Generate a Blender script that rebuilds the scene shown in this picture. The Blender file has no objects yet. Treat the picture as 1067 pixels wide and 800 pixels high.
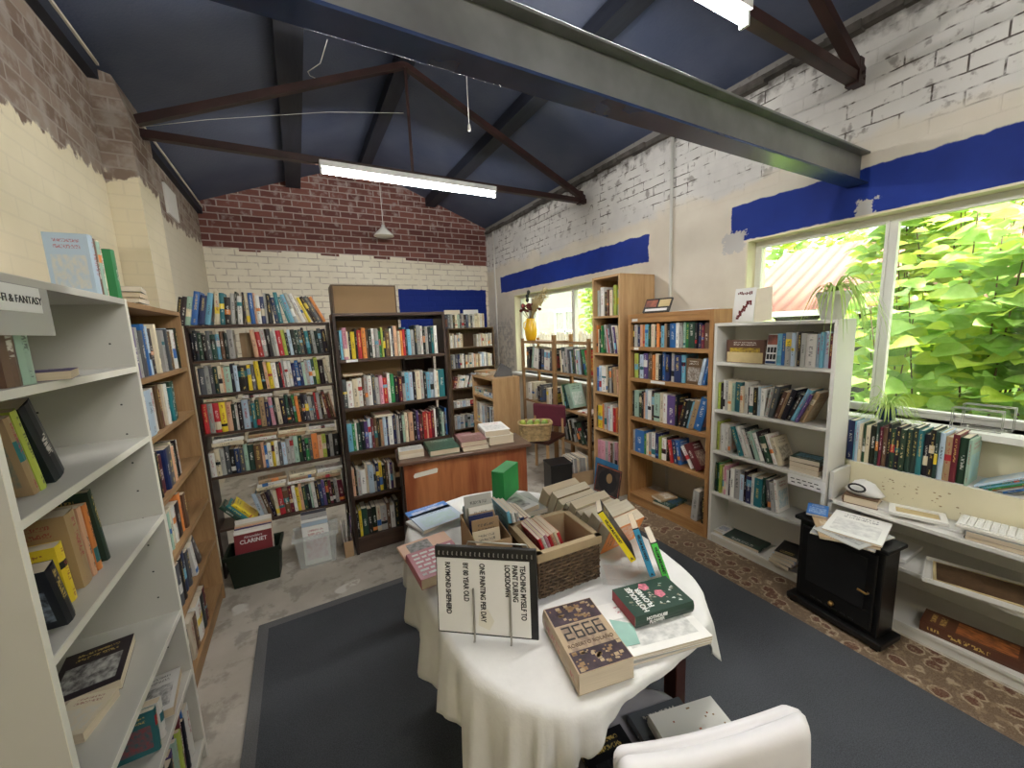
import bpy, bmesh, math, random
from mathutils import Vector, Matrix, Euler
PI = math.pi
S = bpy.context.scene
COL = S.collection
rnd = random.Random(7)
def R(a): return math.radians(a)

# ------------------------------------------------------------------ materials
class N:
    def __init__(s, name):
        s.m = bpy.data.materials.new(name); s.m.use_nodes = True
        s.t = s.m.node_tree; s.n = s.t.nodes; s.l = s.t.links
        s.b = s.n['Principled BSDF']
    def add(s, ty, **kw):
        n = s.n.new(ty)
        for k, v in kw.items(): setattr(n, k, v)
        return n
    def put(s, sock, v):
        if isinstance(v, bpy.types.NodeSocket): s.l.new(v, sock)
        elif isinstance(v, (tuple, list)): sock.default_value = tuple(v) + ((1,) if len(v) == 3 and len(sock.default_value) == 4 else ())
        else: sock.default_value = v
    def math(s, op, a, b=0.0, c=None, clamp=False):
        n = s.add('ShaderNodeMath', operation=op); n.use_clamp = clamp
        s.put(n.inputs[0], a); s.put(n.inputs[1], b)
        if c is not None: s.put(n.inputs[2], c)
        return n.outputs[0]
    def mix(s, f, a, b):
        n = s.add('ShaderNodeMix', data_type='RGBA'); s.put(n.inputs[0], f); s.put(n.inputs[6], a); s.put(n.inputs[7], b)
        return n.outputs[2]
    def noise(s, scale, vec=None, detail=3, rough=.55):
        n = s.add('ShaderNodeTexNoise'); n.inputs['Scale'].default_value = scale; n.inputs['Detail'].default_value = detail
        n.inputs['Roughness'].default_value = rough
        if vec is not None: s.l.new(vec, n.inputs['Vector'])
        return n.outputs[0]
    def step(s, v, e, w):            # smooth 0..1 step of v around e with half-width w
        n = s.add('ShaderNodeMapRange', interpolation_type='SMOOTHSTEP'); s.put(n.inputs[0], v)
        if isinstance(e, bpy.types.NodeSocket):
            s.put(n.inputs[1], s.math('SUBTRACT', e, w)); s.put(n.inputs[2], s.math('ADD', e, w))
        else: n.inputs[1].default_value = e - w; n.inputs[2].default_value = e + w
        return n.outputs[0]
    def pos(s): return s.add('ShaderNodeNewGeometry').outputs['Position']
    def obj(s): return s.add('ShaderNodeTexCoord').outputs['Object']
    def xyz(s, v):
        n = s.add('ShaderNodeSeparateXYZ'); s.l.new(v, n.inputs[0]); return n.outputs
    def comb(s, x, y, z=0.0):
        n = s.add('ShaderNodeCombineXYZ'); s.put(n.inputs[0], x); s.put(n.inputs[1], y); s.put(n.inputs[2], z); return n.outputs[0]
    def vmul(s, v, k):
        n = s.add('ShaderNodeVectorMath', operation='MULTIPLY'); s.l.new(v, n.inputs[0]); n.inputs[1].default_value = k; return n.outputs[0]
    def bump(s, h, strength=.3, dist=.01):
        n = s.add('ShaderNodeBump'); n.inputs['Strength'].default_value = strength; n.inputs['Distance'].default_value = dist
        s.l.new(h, n.inputs['Height']); s.l.new(n.outputs[0], s.b.inputs['Normal'])
    def set(s, color=None, rough=None, metal=None, spec=None):
        if color is not None: s.put(s.b.inputs['Base Color'], color)
        if rough is not None: s.put(s.b.inputs['Roughness'], rough)
        if metal is not None: s.put(s.b.inputs['Metallic'], metal)
        if spec is not None: s.put(s.b.inputs['Specular IOR Level'], spec)
        return s.m

def M_plain(name, c, rough=.6, metal=0, var=.12, scale=8, bump=0.0, spec=.4, c2=None):
    n = N(name); f = n.noise(scale, n.obj(), 4)
    d = c2 or tuple(x*(1-var*2) for x in c)
    n.set(n.mix(n.step(f, .5, .25), d, tuple(min(1, x*(1+var*.5)) for x in c) if c2 is None else c), rough, metal, spec)
    if bump: n.bump(n.noise(scale*12, n.obj(), 3), bump, .004)
    return n.m
def M_wood(name, c1, c2, axis=2, scale=1.0, rough=.5, spec=.35):
    n = N(name); k = [14*scale]*3; k[axis] = 1.2*scale
    v = n.vmul(n.obj(), tuple(k)); f = n.noise(1.6, v, 5, .6); g = n.noise(9, v, 2)
    n.set(n.mix(n.step(n.math('ADD', n.math('MULTIPLY', f, .75), n.math('MULTIPLY', g, .25)), .5, .16), c1, c2), rough, 0, spec)
    return n.m

def brick_nodes(n, u, v, bw, bh, mortar, jitter=.0):
    b = n.add('ShaderNodeTexBrick'); b.offset = .5
    b.inputs['Scale'].default_value = 1; b.inputs['Brick Width'].default_value = bw; b.inputs['Row Height'].default_value = bh
    b.inputs['Mortar Size'].default_value = mortar; b.inputs['Mortar Smooth'].default_value = .3; b.inputs['Bias'].default_value = 0
    b.inputs['Color1'].default_value = (.12, .12, .12, 1); b.inputs['Color2'].default_value = (.95, .95, .95, 1); b.inputs['Mortar'].default_value = (0, 0, 0, 1)
    n.l.new(n.comb(u, v), b.inputs['Vector'])
    return b.outputs['Color'], b.outputs['Fac']

def M_right_wall():
    n = N('painted_brick_and_plaster'); P = n.pos(); x, y, z = n.xyz(P)
    n1 = n.noise(2.2, P, 4); n2 = n.noise(14, P, 4); n3 = n.noise(60, P, 3); nb = n.noise(5, P, 3)
    wz = n.math('ADD', z, n.math('MULTIPLY', n.math('SUBTRACT', nb, .5), .02))
    col, fac = brick_nodes(n, y, wz, .235, .078, .0045)
    # white paint over brick, dirty joints only where the paint has worn
    wear = n.step(n.math('ADD', n.math('MULTIPLY', n1, .5), n.math('MULTIPLY', n2, .5)), .53, .05)
    white = n.mix(n.step(n1, .5, .2), (.62, .61, .59), (.76, .75, .72))
    white = n.mix(n.math('MULTIPLY', n.step(n2, .62, .05), n.step(n1, .47, .1)), white, (.36, .34, .32))
    brick = n.mix(n.math('MULTIPLY', fac, n.math('MULTIPLY', wear, .93)), white, (.06, .045, .035))
    # plaster round the windows
    cream = n.mix(n.step(n1, .5, .25), (.66, .60, .50), (.76, .71, .61))
    edge = n.math('ADD', 2.56, n.math('MULTIPLY', n.math('SUBTRACT', n1, .5), .45))
    base = n.mix(n.step(z, edge, .05), cream, brick)
    # far end below the eave is brick all the way
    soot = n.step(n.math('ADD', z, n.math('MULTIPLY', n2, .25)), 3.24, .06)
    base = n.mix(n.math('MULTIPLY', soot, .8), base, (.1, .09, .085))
    # bare brick patch beside the far window
    bare = n.math('MULTIPLY', n.step(n2, .5, .08), n.math('MULTIPLY', n.step(y, 5.28, .03), n.math('SUBTRACT', 1.0, n.step(z, 1.75, .2))))
    base = n.mix(bare, base, n.mix(fac, (.50, .46, .41), (.64, .61, .56)))
    # two blue bands over the windows with hand painted edges
    e = n.math('MULTIPLY', n.math('SUBTRACT', n.noise(9, P, 4), .5), .07)
    yy = n.math('ADD', y, e); zz = n.math('ADD', z, n.math('MULTIPLY', e, .6))
    e2 = n.math('MULTIPLY', n.math('SUBTRACT', n.noise(26, P, 4, .7), .5), .16); yf = n.math('ADD', y, e2); zf = n.math('ADD', z, n.math('MULTIPLY', e2, -.8))
    def box(y0, y1, z0, z1, yy=yy, zz=zz):
        a = n.math('MULTIPLY', n.step(yy, y0, .004), n.math('SUBTRACT', 1.0, n.step(yy, y1, .004)))
        c = n.math('MULTIPLY', n.step(zz, z0, .004), n.math('SUBTRACT', 1.0, n.step(zz, z1, .004)))
        return n.math('MULTIPLY', a, c)
    band = n.math('MAXIMUM', box(2.635, 5.64, 2.165, 2.415), box(-1.2, 1.85, 2.165, 2.425))
    flaw = n.math('MAXIMUM', box(1.01, 1.10, 2.15, 2.25, yf, zf), box(1.74, 1.9, 2.1, 2.235, yf, zf))
    band = n.math('MULTIPLY', band, n.math('SUBTRACT', 1.0, flaw))
    blue = n.mix(n.step(n1, .5, .3), (.006, .022, .19), (.01, .04, .31))
    base = n.mix(flaw, base, (.55, .54, .52))
    n.set(n.mix(band, base, blue), .62, 0, .25)
    hh = n.math('SUBTRACT', n.math('ADD', n.math('MULTIPLY', n2, .4), n.math('MULTIPLY', n3, .25)), n.math('MULTIPLY', n.math('MULTIPLY', fac, n.step(z, 2.5, .1)), 1.0))
    n.bump(hh, .5, .006)
    return n.m

def M_left_wall():
    n = N('cream_paint_and_bare_brick'); P = n.pos(); x, y, z = n.xyz(P)
    n1 = n.noise(1.7, P, 4); n2 = n.noise(11, P, 4); n3 = n.noise(70, P, 2)
    u = n.math('ADD', y, x)
    col, fac = brick_nodes(n, u, z, .235, .078, .006)
    cs = n.add('ShaderNodeSeparateColor'); n.l.new(col, cs.inputs[0])
    br = n.mix(cs.outputs[0], (.15, .095, .07), (.30, .235, .19))
    br = n.mix(n.step(n2, .55, .12), br, (.34, .29, .25))
    br = n.mix(n.math('MULTIPLY', fac, .8), br, (.36, .31, .27))
    cream = n.mix(n.step(n1, .5, .25), (.72, .64, .46), (.82, .74, .56))
    cream = n.mix(n.math('MULTIPLY', n.step(y, 3.75, .05), .6), cream, (.56, .52, .43))
    cream = n.mix(n.math('MULTIPLY', fac, .12), cream, (.45, .4, .32))
    e = n.math('ADD', n.math('ADD', 2.53, n.math('MULTIPLY', n.math('MAXIMUM', n.math('SUBTRACT', y, 2.2), 0.0), .06)), n.math('MULTIPLY', n.math('SUBTRACT', n2, .5), .22))
    n.set(n.mix(n.step(z, e, .012), cream, br), .8, 0, .2)
    n.bump(n.math('SUBTRACT', n.math('ADD', n.math('MULTIPLY', n2, .5), n.math('MULTIPLY', n3, .2)), n.math('MULTIPLY', fac, n.step(z, 2.5, .1))), .5, .006)
    return n.m

def M_gable():
    n = N('red_brick_over_cream_brick'); P = n.pos(); x, y, z = n.xyz(P)
    n1 = n.noise(1.4, P, 4); n2 = n.noise(10, P, 4)
    w = n.math('MULTIPLY', n.math('SUBTRACT', n.noise(6, P, 3), .5), .012)
    col, fac = brick_nodes(n, n.math('ADD', x, w), n.math('ADD', z, w), .235, .083, .0085)
    cs = n.add('ShaderNodeSeparateColor'); n.l.new(col, cs.inputs[0])
    br = n.mix(cs.outputs[0], (.095, .032, .028), (.20, .078, .062))
    br = n.mix(n.math('MULTIPLY', n.step(n.math('ADD', n2, n.math('MULTIPLY', z, .12)), 1.02, .1), .55), br, (.42, .36, .34))
    br = n.mix(n.math('MULTIPLY', fac, .85), br, (.40, .33, .30))
    white = n.mix(n.step(n1, .5, .25), (.68, .62, .49), (.78, .73, .61))
    white = n.mix(n.math('MULTIPLY', fac, n.step(n2, .46, .12)), white, (.47, .41, .34))
    snap = n.math('MULTIPLY', n.math('FLOOR', n.math('DIVIDE', n.math('ADD', x, 9.0), .235)), .37)
    h = n.math('MULTIPLY', n.math('SUBTRACT', n.noise(1.0, n.comb(snap, snap)), .5), .22)
    e = n.math('ADD', n.math('SUBTRACT', 2.745, n.math('MULTIPLY', n.math('MAXIMUM', n.math('ADD', x, .2), 0.0), .028)), h)
    base = n.mix(n.step(z, e, .006), white, br)
    s = n.math('MULTIPLY', n.math('SUBTRACT', n.noise(12, P, 3), .5), .03)
    xx = n.math('ADD', x, s); zz = n.math('ADD', z, s)
    blue = n.math('MULTIPLY', n.math('MULTIPLY', n.step(xx, 1.42, .004), n.math('SUBTRACT', 1.0, n.step(xx, 2.90, .004))), n.math('MULTIPLY', n.step(zz, 1.2, .004), n.math('SUBTRACT', 1.0, n.step(zz, 2.26, .004))))
    n.set(n.mix(blue, base, (.006, .022, .19)), .75, 0, .25)
    n.bump(n.math('SUBTRACT', n.math('MULTIPLY', n2, .5), fac), .5, .006)
    return n.m

def M_floor():
    n = N('worn_concrete'); P = n.pos()
    a = n.noise(1.6, P, 5); b = n.noise(7, P, 5, .65); c = n.noise(40, P, 3)
    base = n.mix(n.step(a, .5, .2), (.40, .36, .30), (.56, .52, .45))
    base = n.mix(n.math('MULTIPLY', n.step(b, .56, .06), .5), base, (.2, .175, .14))
    vor = n.noise(3.1, P, 2)
    base = n.mix(n.math('MULTIPLY', n.step(vor, .66, .015), n.step(b, .42, .03)), base, (.66, .64, .58))
    n.set(base, .75, 0, .3); n.bump(c, .25, .004); return n.m

def M_carpet(name, c1, c2, fleck=None):
    n = N(name); P = n.pos(); a = n.noise(1.5, P, 3); b = n.noise(260, P, 2)
    base = n.mix(n.step(a, .5, .3), c1, c2)
    base = n.mix(n.math('MULTIPLY', n.step(b, .5, .2), .45), base, tuple(min(1, x*1.9) for x in c2))
    n.set(base, .95, 0, .1); n.bump(b, .6, .003); return n.m

def M_brown_rug():
    n = N('patterned_brown_carpet'); P = n.pos()
    v = n.add('ShaderNodeTexVoronoi'); v.inputs['Scale'].default_value = 13; n.l.new(P, v.inputs['Vector'])
    w = n.noise(24, P, 4, .7); b = n.noise(200, P, 2)
    d = n.math('ADD', v.outputs['Distance'], n.math('MULTIPLY', n.math('SUBTRACT', w, .5), .55))
    c = n.mix(n.step(d, .34, .05), (.10, .035, .02), (.15, .10, .06))
    c = n.mix(n.math('MULTIPLY', n.step(d, .36, .03), n.math('SUBTRACT', 1.0, n.step(d, .46, .03))), c, (.38, .30, .20))
    c = n.mix(n.step(n.noise(46, P, 3), .58, .05), c, (.24, .17, .10))
    c = n.mix(n.math('MULTIPLY', n.step(b, .5, .2), .3), c, (.34, .27, .2))
    n.set(c, .95, 0, .1); n.bump(b, .6, .004); return n.m

def M_roof():
    n = N('dark_roof_felt'); P = n.pos(); x, y, z = n.xyz(P)
    a = n.noise(1.3, P, 4); b = n.noise(90, P, 2); v = n.add('ShaderNodeTexVoronoi'); v.inputs['Scale'].default_value = 48; n.l.new(P, v.inputs['Vector'])
    n.set(n.mix(n.step(a, .5, .3), (.040, .055, .105), (.085, .10, .15)), .55, 0, .35)
    n.bump(n.math('ADD', n.math('MULTIPLY', v.outputs['Distance'], .8), b), .25, .006); return n.m

def M_emit(name, c, s):
    n = N(name); n.put(n.b.inputs['Base Color'], (.8, .8, .8)); n.put(n.b.inputs['Emission Color'], c); n.b.inputs['Emission Strength'].default_value = s
    return n.m
def M_glass(name, tint=(.97, .98, .97), refl=.06):
    n = N(name); n.n.remove(n.b); o = n.n['Material Output']
    t = n.add('ShaderNodeBsdfTransparent'); t.inputs[0].default_value = tint + (1,)
    g = n.add('ShaderNodeBsdfGlossy'); g.inputs['Roughness'].default_value = .02
    f = n.add('ShaderNodeLayerWeight'); f.inputs[0].default_value = .25
    m = n.add('ShaderNodeMixShader')
    n.l.new(n.math('ADD', n.math('MULTIPLY', f.outputs['Facing'], .25), refl), m.inputs[0]); n.l.new(t.outputs[0], m.inputs[1]); n.l.new(g.outputs[0], m.inputs[2])
    n.l.new(m.outputs[0], o.inputs[0]); return n.m
def M_frosted(name, c, alpha):
    n = N(name); n.set(c, .35, 0, .5); n.b.inputs['Alpha'].default_value = alpha; return n.m
def M_leaf(name, c1, c2, tr=.45):
    n = N(name); P = n.pos(); a = n.noise(2.5, P, 2); b = n.noise(19, P, 2)
    col = n.mix(n.step(n.math('ADD', n.math('MULTIPLY', a, .6), n.math('MULTIPLY', b, .4)), .5, .16), c1, c2)
    n.set(col, .45, 0, .4); o = n.n['Material Output']
    t = n.add('ShaderNodeBsdfTranslucent'); n.l.new(col, t.inputs[0]); m = n.add('ShaderNodeMixShader'); m.inputs[0].default_value = tr
    n.l.new(n.b.outputs[0], m.inputs[1]); n.l.new(t.outputs[0], m.inputs[2]); n.l.new(m.outputs[0], o.inputs[0]); return n.m

def M_cover():
    """Book covers: colour, accent and a per-book number come from mesh attributes; spine and boards carry printed blocks and rows of type."""
    n = N('printed_book_cover')
    at = lambda nm: n.add('ShaderNodeAttribute', attribute_name=nm)
    col = at('cover_colour').outputs['Color']; acc = at('accent_colour').outputs['Color']; r = at('book_number').outputs['Fac']
    uvn = n.add('ShaderNodeUVMap'); uvn.uv_map = 'UVMap'; u, v, _ = n.xyz(uvn.outputs[0])
    def h(k):  # hash of book number
        return n.math('FRACT', n.math('MULTIPLY', n.math('SINE', n.math('MULTIPLY', r, k)), 437.5))
    def band(x, a, b, w=.004):
        return n.math('MULTIPLY', n.step(x, a, w), n.math('SUBTRACT', 1.0, n.step(x, b, w)))
    spine = n.math('SUBTRACT', 1.0, n.step(u, 1.5, .01))
    bw = n.add('ShaderNodeRGBToBW'); n.l.new(col, bw.inputs[0]); lum = bw.outputs[0]
    h1, h2, h3, h4 = h(12.9), h(78.2), h(37.7), h(5.31)
    ink = n.mix(n.step(lum, .22, .02), n.mix(n.step(h3, .62, .02), (.78, .76, .70), (.75, .55, .16)), n.mix(n.step(h3, .6, .02), (.03, .03, .04), (.36, .03, .04)))
    # accent block on some spines
    c0 = n.math('ADD', n.math('MULTIPLY', h1, .6), .05);
    blk = n.math('MULTIPLY', band(v, c0, n.math('ADD', c0, n.math('ADD', n.math('MULTIPLY', h2, .22), .06))), n.step(h4, .70, .01))
    on = n.step(r, 0.0, .001)
    c = n.mix(n.math('MULTIPLY', blk, n.math('MULTIPLY', spine, on)), col, acc)
    # type: letters are small noise cells along the spine
    letters = n.noise(1.0, n.comb(n.math('MULTIPLY', u, n.math('ADD', 3.0, n.math('MULTIPLY', h2, 2.0))), n.math('MULTIPLY', v, 46.0), n.math('MULTIPLY', r, 50.0)), 0)
    lt = n.step(letters, .5, .03)
    t0 = n.math('ADD', .30, n.math('MULTIPLY', h2, .2))
    title = n.math('MULTIPLY', band(v, t0, n.math('ADD', t0, n.math('ADD', .24, n.math('MULTIPLY', h3, .14)))), band(u, .34, .70, .05))
    auth = n.math('MULTIPLY', n.math('MULTIPLY', band(v, .06, .18), band(u, .40, .64, .05)), n.step(h1, .5, .01))
    auth2 = n.math('MULTIPLY', n.math('MULTIPLY', band(v, .80, .92), band(u, .38, .66, .05)), n.step(h3, .5, .01))
    ty = n.math('MULTIPLY', n.math('MULTIPLY', n.math('MAXIMUM', title, n.math('MAXIMUM', auth, auth2)), lt), n.math('MULTIPLY', spine, on))
    c = n.mix(n.math('MULTIPLY', ty, .72), c, ink)
    # boards: a framed picture panel and a line or two of type
    side = n.math('MULTIPLY', n.math('SUBTRACT', 1.0, spine), on)
    pic = n.noise(5.0, n.comb(n.math('MULTIPLY', u, 2.0), n.math('MULTIPLY', v, 2.0), n.math('MULTIPLY', r, 31.0)), 5)
    panel = n.math('MULTIPLY', band(v, .12, .66, .004), band(u, 2.1, 2.9, .004))
    c = n.mix(n.math('MULTIPLY', n.math('MULTIPLY', panel, side), n.math('MULTIPLY', n.step(pic, .5, .28), .75)), c, acc)
    tb = n.math('MULTIPLY', n.math('MULTIPLY', side, n.math('MAXIMUM', band(v, .76, .82, .004), band(v, .86, .91, .004))), n.math('MULTIPLY', band(u, 2.2, 2.8, .01), n.step(n.noise(1.0, n.comb(n.math('MULTIPLY', u, 40.0), n.math('MULTIPLY', v, 30.0), n.math('MULTIPLY', r, 50.0)), 0), .5, .03)))
    c = n.mix(n.math('MULTIPLY', tb, .7), c, ink)
    n.set(c, .42, 0, .45)
    return n.m
def M_pages():
    n = N('page_edges'); P = n.obj(); x, y, z = n.xyz(P); r = n.add('ShaderNodeAttribute', attribute_name='book_number').outputs['Fac']
    f = n.noise(1.0, n.comb(n.math('MULTIPLY', x, 900.0), n.math('MULTIPLY', y, 8.0), n.math('MULTIPLY', z, 8.0)), 2)
    base = n.mix(n.math('FRACT', n.math('MULTIPLY', r, 17.3)), (.74, .68, .56), (.62, .51, .36))
    n.set(n.mix(n.math('MULTIPLY', n.step(f, .5, .2), .35), base, (.42, .34, .24)), .85, 0, .15); return n.m

MAT = dict(
    right_wall=M_right_wall(), left_wall=M_left_wall(), gable=M_gable(), floor=M_floor(), roof=M_roof(),
    soot=M_plain('sooty_mortar', (.10, .09, .08), .9, 0, .3, 9), plain_wall=M_plain('cream_wall_paint', (.72, .66, .54), .8, scale=2),
    carpet=M_carpet('charcoal_carpet', (.040, .043, .048), (.062, .067, .074)), carpet_edge=M_carpet('grey_carpet_edge', (.085, .088, .09), (.12, .12, .12)),
    rug=M_brown_rug(), cover=M_cover(), pages=M_pages(),
    truss=M_plain('red_oxide_steel', (.032, .011, .009), .5, 0, .25, 6), beam=M_plain('dark_painted_steel', (.20, .205, .205), .33, .2, .25, 3, spec=.6),
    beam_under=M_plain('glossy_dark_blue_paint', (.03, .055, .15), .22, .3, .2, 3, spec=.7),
    timber_dark=M_wood('dark_stained_timber', (.010, .013, .024), (.022, .026, .040), 1, .4, .6),
    white_lam=M_plain('white_laminate', (.70, .69, .64), .45, 0, .03, 2), grey_lam=M_plain('warm_white_laminate', (.50, .488, .44), .5, 0, .04, 2),
    white_edge=M_plain('cream_edging', (.76, .74, .66), .5, 0, .03, 2), white_gloss=M_plain('white_gloss_paint', (.80, .79, .74), .35, 0, .03, 3),
    cream_gloss=M_plain('cream_gloss_paint', (.78, .73, .52), .4, 0, .05, 3),
    pine=M_wood('orange_pine', (.30, .15, .055), (.44, .245, .10), 2, 1, .45), pine_h=M_wood('orange_pine_boards', (.30, .15, .055), (.44, .245, .10), 0, 1, .45),
    oak=M_wood('light_oak_laminate', (.46, .28, .13), (.58, .38, .20), 2, 1, .4), oak_h=M_wood('light_oak_boards', (.46, .28, .13), (.58, .38, .20), 0, 1, .4),
    pine_l=M_wood('brown_pine', (.27, .155, .07), (.38, .23, .11), 2, 1, .5), pine_lh=M_wood('brown_pine_boards', (.27, .155, .07), (.38, .23, .11), 0, 1, .5),
    dark=M_wood('dark_brown_board', (.022, .013, .010), (.045, .026, .02), 2, .8, .45), dark_h=M_wood('dark_brown_shelf', (.05, .03, .022), (.085, .05, .035), 0, .8, .45),
    walnut=M_wood('walnut_board', (.07, .04, .02), (.12, .07, .035), 2, .8, .5),
    hardboard=M_plain('tan_hardboard', (.30, .19, .09), .7, 0, .06, 2),
    mahogany=M_wood('mahogany_veneer', (.24, .065, .025), (.46, .18, .07), 2, .35, .3, .5), desk_top=M_wood('brown_desk_top', (.085, .042, .028), (.14, .075, .05), 0, .5, .3, .5),
    leg_wood=M_wood('dark_mahogany_leg', (.035, .010, .007), (.06, .018, .012), 2, .8, .3, .5),
    cloth=M_plain('white_tablecloth', (.76, .752, .725), .85, 0, .05, 7, .25), chair_cloth=M_plain('white_stretch_cloth', (.78, .76, .76), .75, 0, .03, 5, .1),
    lilac=M_plain('grey_seat_cloth', (.34, .33, .36), .8, 0, .08, 6, .2),
    black=M_plain('black_enamel', (.006, .006, .006), .38, 0, .1, 6, spec=.35), blackp=M_plain('black_plastic', (.012, .012, .012), .35, 0, .1, 6),
    brass=M_plain('brass', (.7, .42, .15), .3, 1, .1, 6), wire=M_plain('steel_wire', (.42, .41, .38), .35, .9, .1, 6),
    paper=M_plain('white_paper', (.80, .80, .78), .7, 0, .02, 5), cream_paper=M_plain('cream_paper', (.72, .66, .52), .8, 0, .06, 5),
    ink=M_plain('black_ink', (.02, .02, .022), .6, 0, 0, 5), card=M_plain('brown_cardboard', (.40, .27, .15), .8, 0, .08, 4),
    green_crate=M_plain('dark_green_plastic', (.008, .016, .009), .4, 0, .1, 5), tub=M_frosted('clear_plastic_tub', (.74, .78, .76), .25),
    acrylic=M_glass('clear_acrylic', (.985, .99, .99), .025), glass=M_glass('window_glass'), sleeve=M_frosted('clear_plastic_sleeve', (.78, .78, .74), .45),
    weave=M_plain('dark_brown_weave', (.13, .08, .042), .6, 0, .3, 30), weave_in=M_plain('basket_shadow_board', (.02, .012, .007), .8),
    liner=M_plain('beige_liner', (.42, .32, .19), .9, 0, .08, 10, .2), wicker=M_plain('pale_wicker', (.62, .45, .22), .6, 0, .2, 30),
    yellow=M_plain('yellow_glaze', (.85, .50, .02), .25, 0, .04, 3, spec=.6), maroon=M_plain('maroon_upholstery', (.12, .018, .035), .8, 0, .1, 8),
    leaf_in=M_leaf('spider_plant_leaf', (.32, .52, .09), (.62, .76, .28), .4), blue_pot=M_plain('dark_blue_glaze', (.02, .05, .14), .25, 0, .05, 4),
    pot=M_plain('white_glaze', (.78, .78, .74), .3, 0, .03, 4), pvc=M_plain('white_window_frame', (.80, .80, .76), .35, 0, .02, 3),
    leaf_a=M_leaf('broad_leaf', (.34, .56, .13), (.58, .76, .30)), leaf_b=M_leaf('yellow_green_leaf', (.54, .68, .08), (.78, .84, .22)), leaf_c=M_leaf('mid_green_leaf', (.22, .40, .09), (.42, .60, .20)),
    stem=M_plain('woody_stem', (.16, .10, .06), .8), tin=M_plain('pink_corrugated_tin', (.23, .105, .075), .6, 0, .1, 2), house=M_plain('pale_render', (.44, .43, .36), .85, 0, .04, 1),
    fence=M_wood('weathered_fence', (.30, .26, .2), (.42, .37, .29), 2, .5, .8), grass=M_plain('rough_grass', (.15, .24, .05), .9, 0, .3, 3), dark_shed=M_plain('dark_shed_wall', (.03, .03, .028), .8),
    tubelight=M_emit('fluorescent_tube', (1.0, .975, .94), 120.0), lampwhite=M_plain('white_metal_batten', (.75, .75, .73), .4),
    album_blue=M_plain('blue_record_sleeve', (.05, .22, .42), .4, 0, .15, 6), album_dark=M_plain('printed_record_sleeve', (.55, .16, .09), .4, 0, .3, 9, c2=(.03, .022, .025)),
    flower_a=M_plain('dried_dark_red_flower', (.17, .03, .03), .8), flower_b=M_plain('dried_straw_grass', (.62, .50, .26), .8),
)
BOOK_MATS = None

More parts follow.
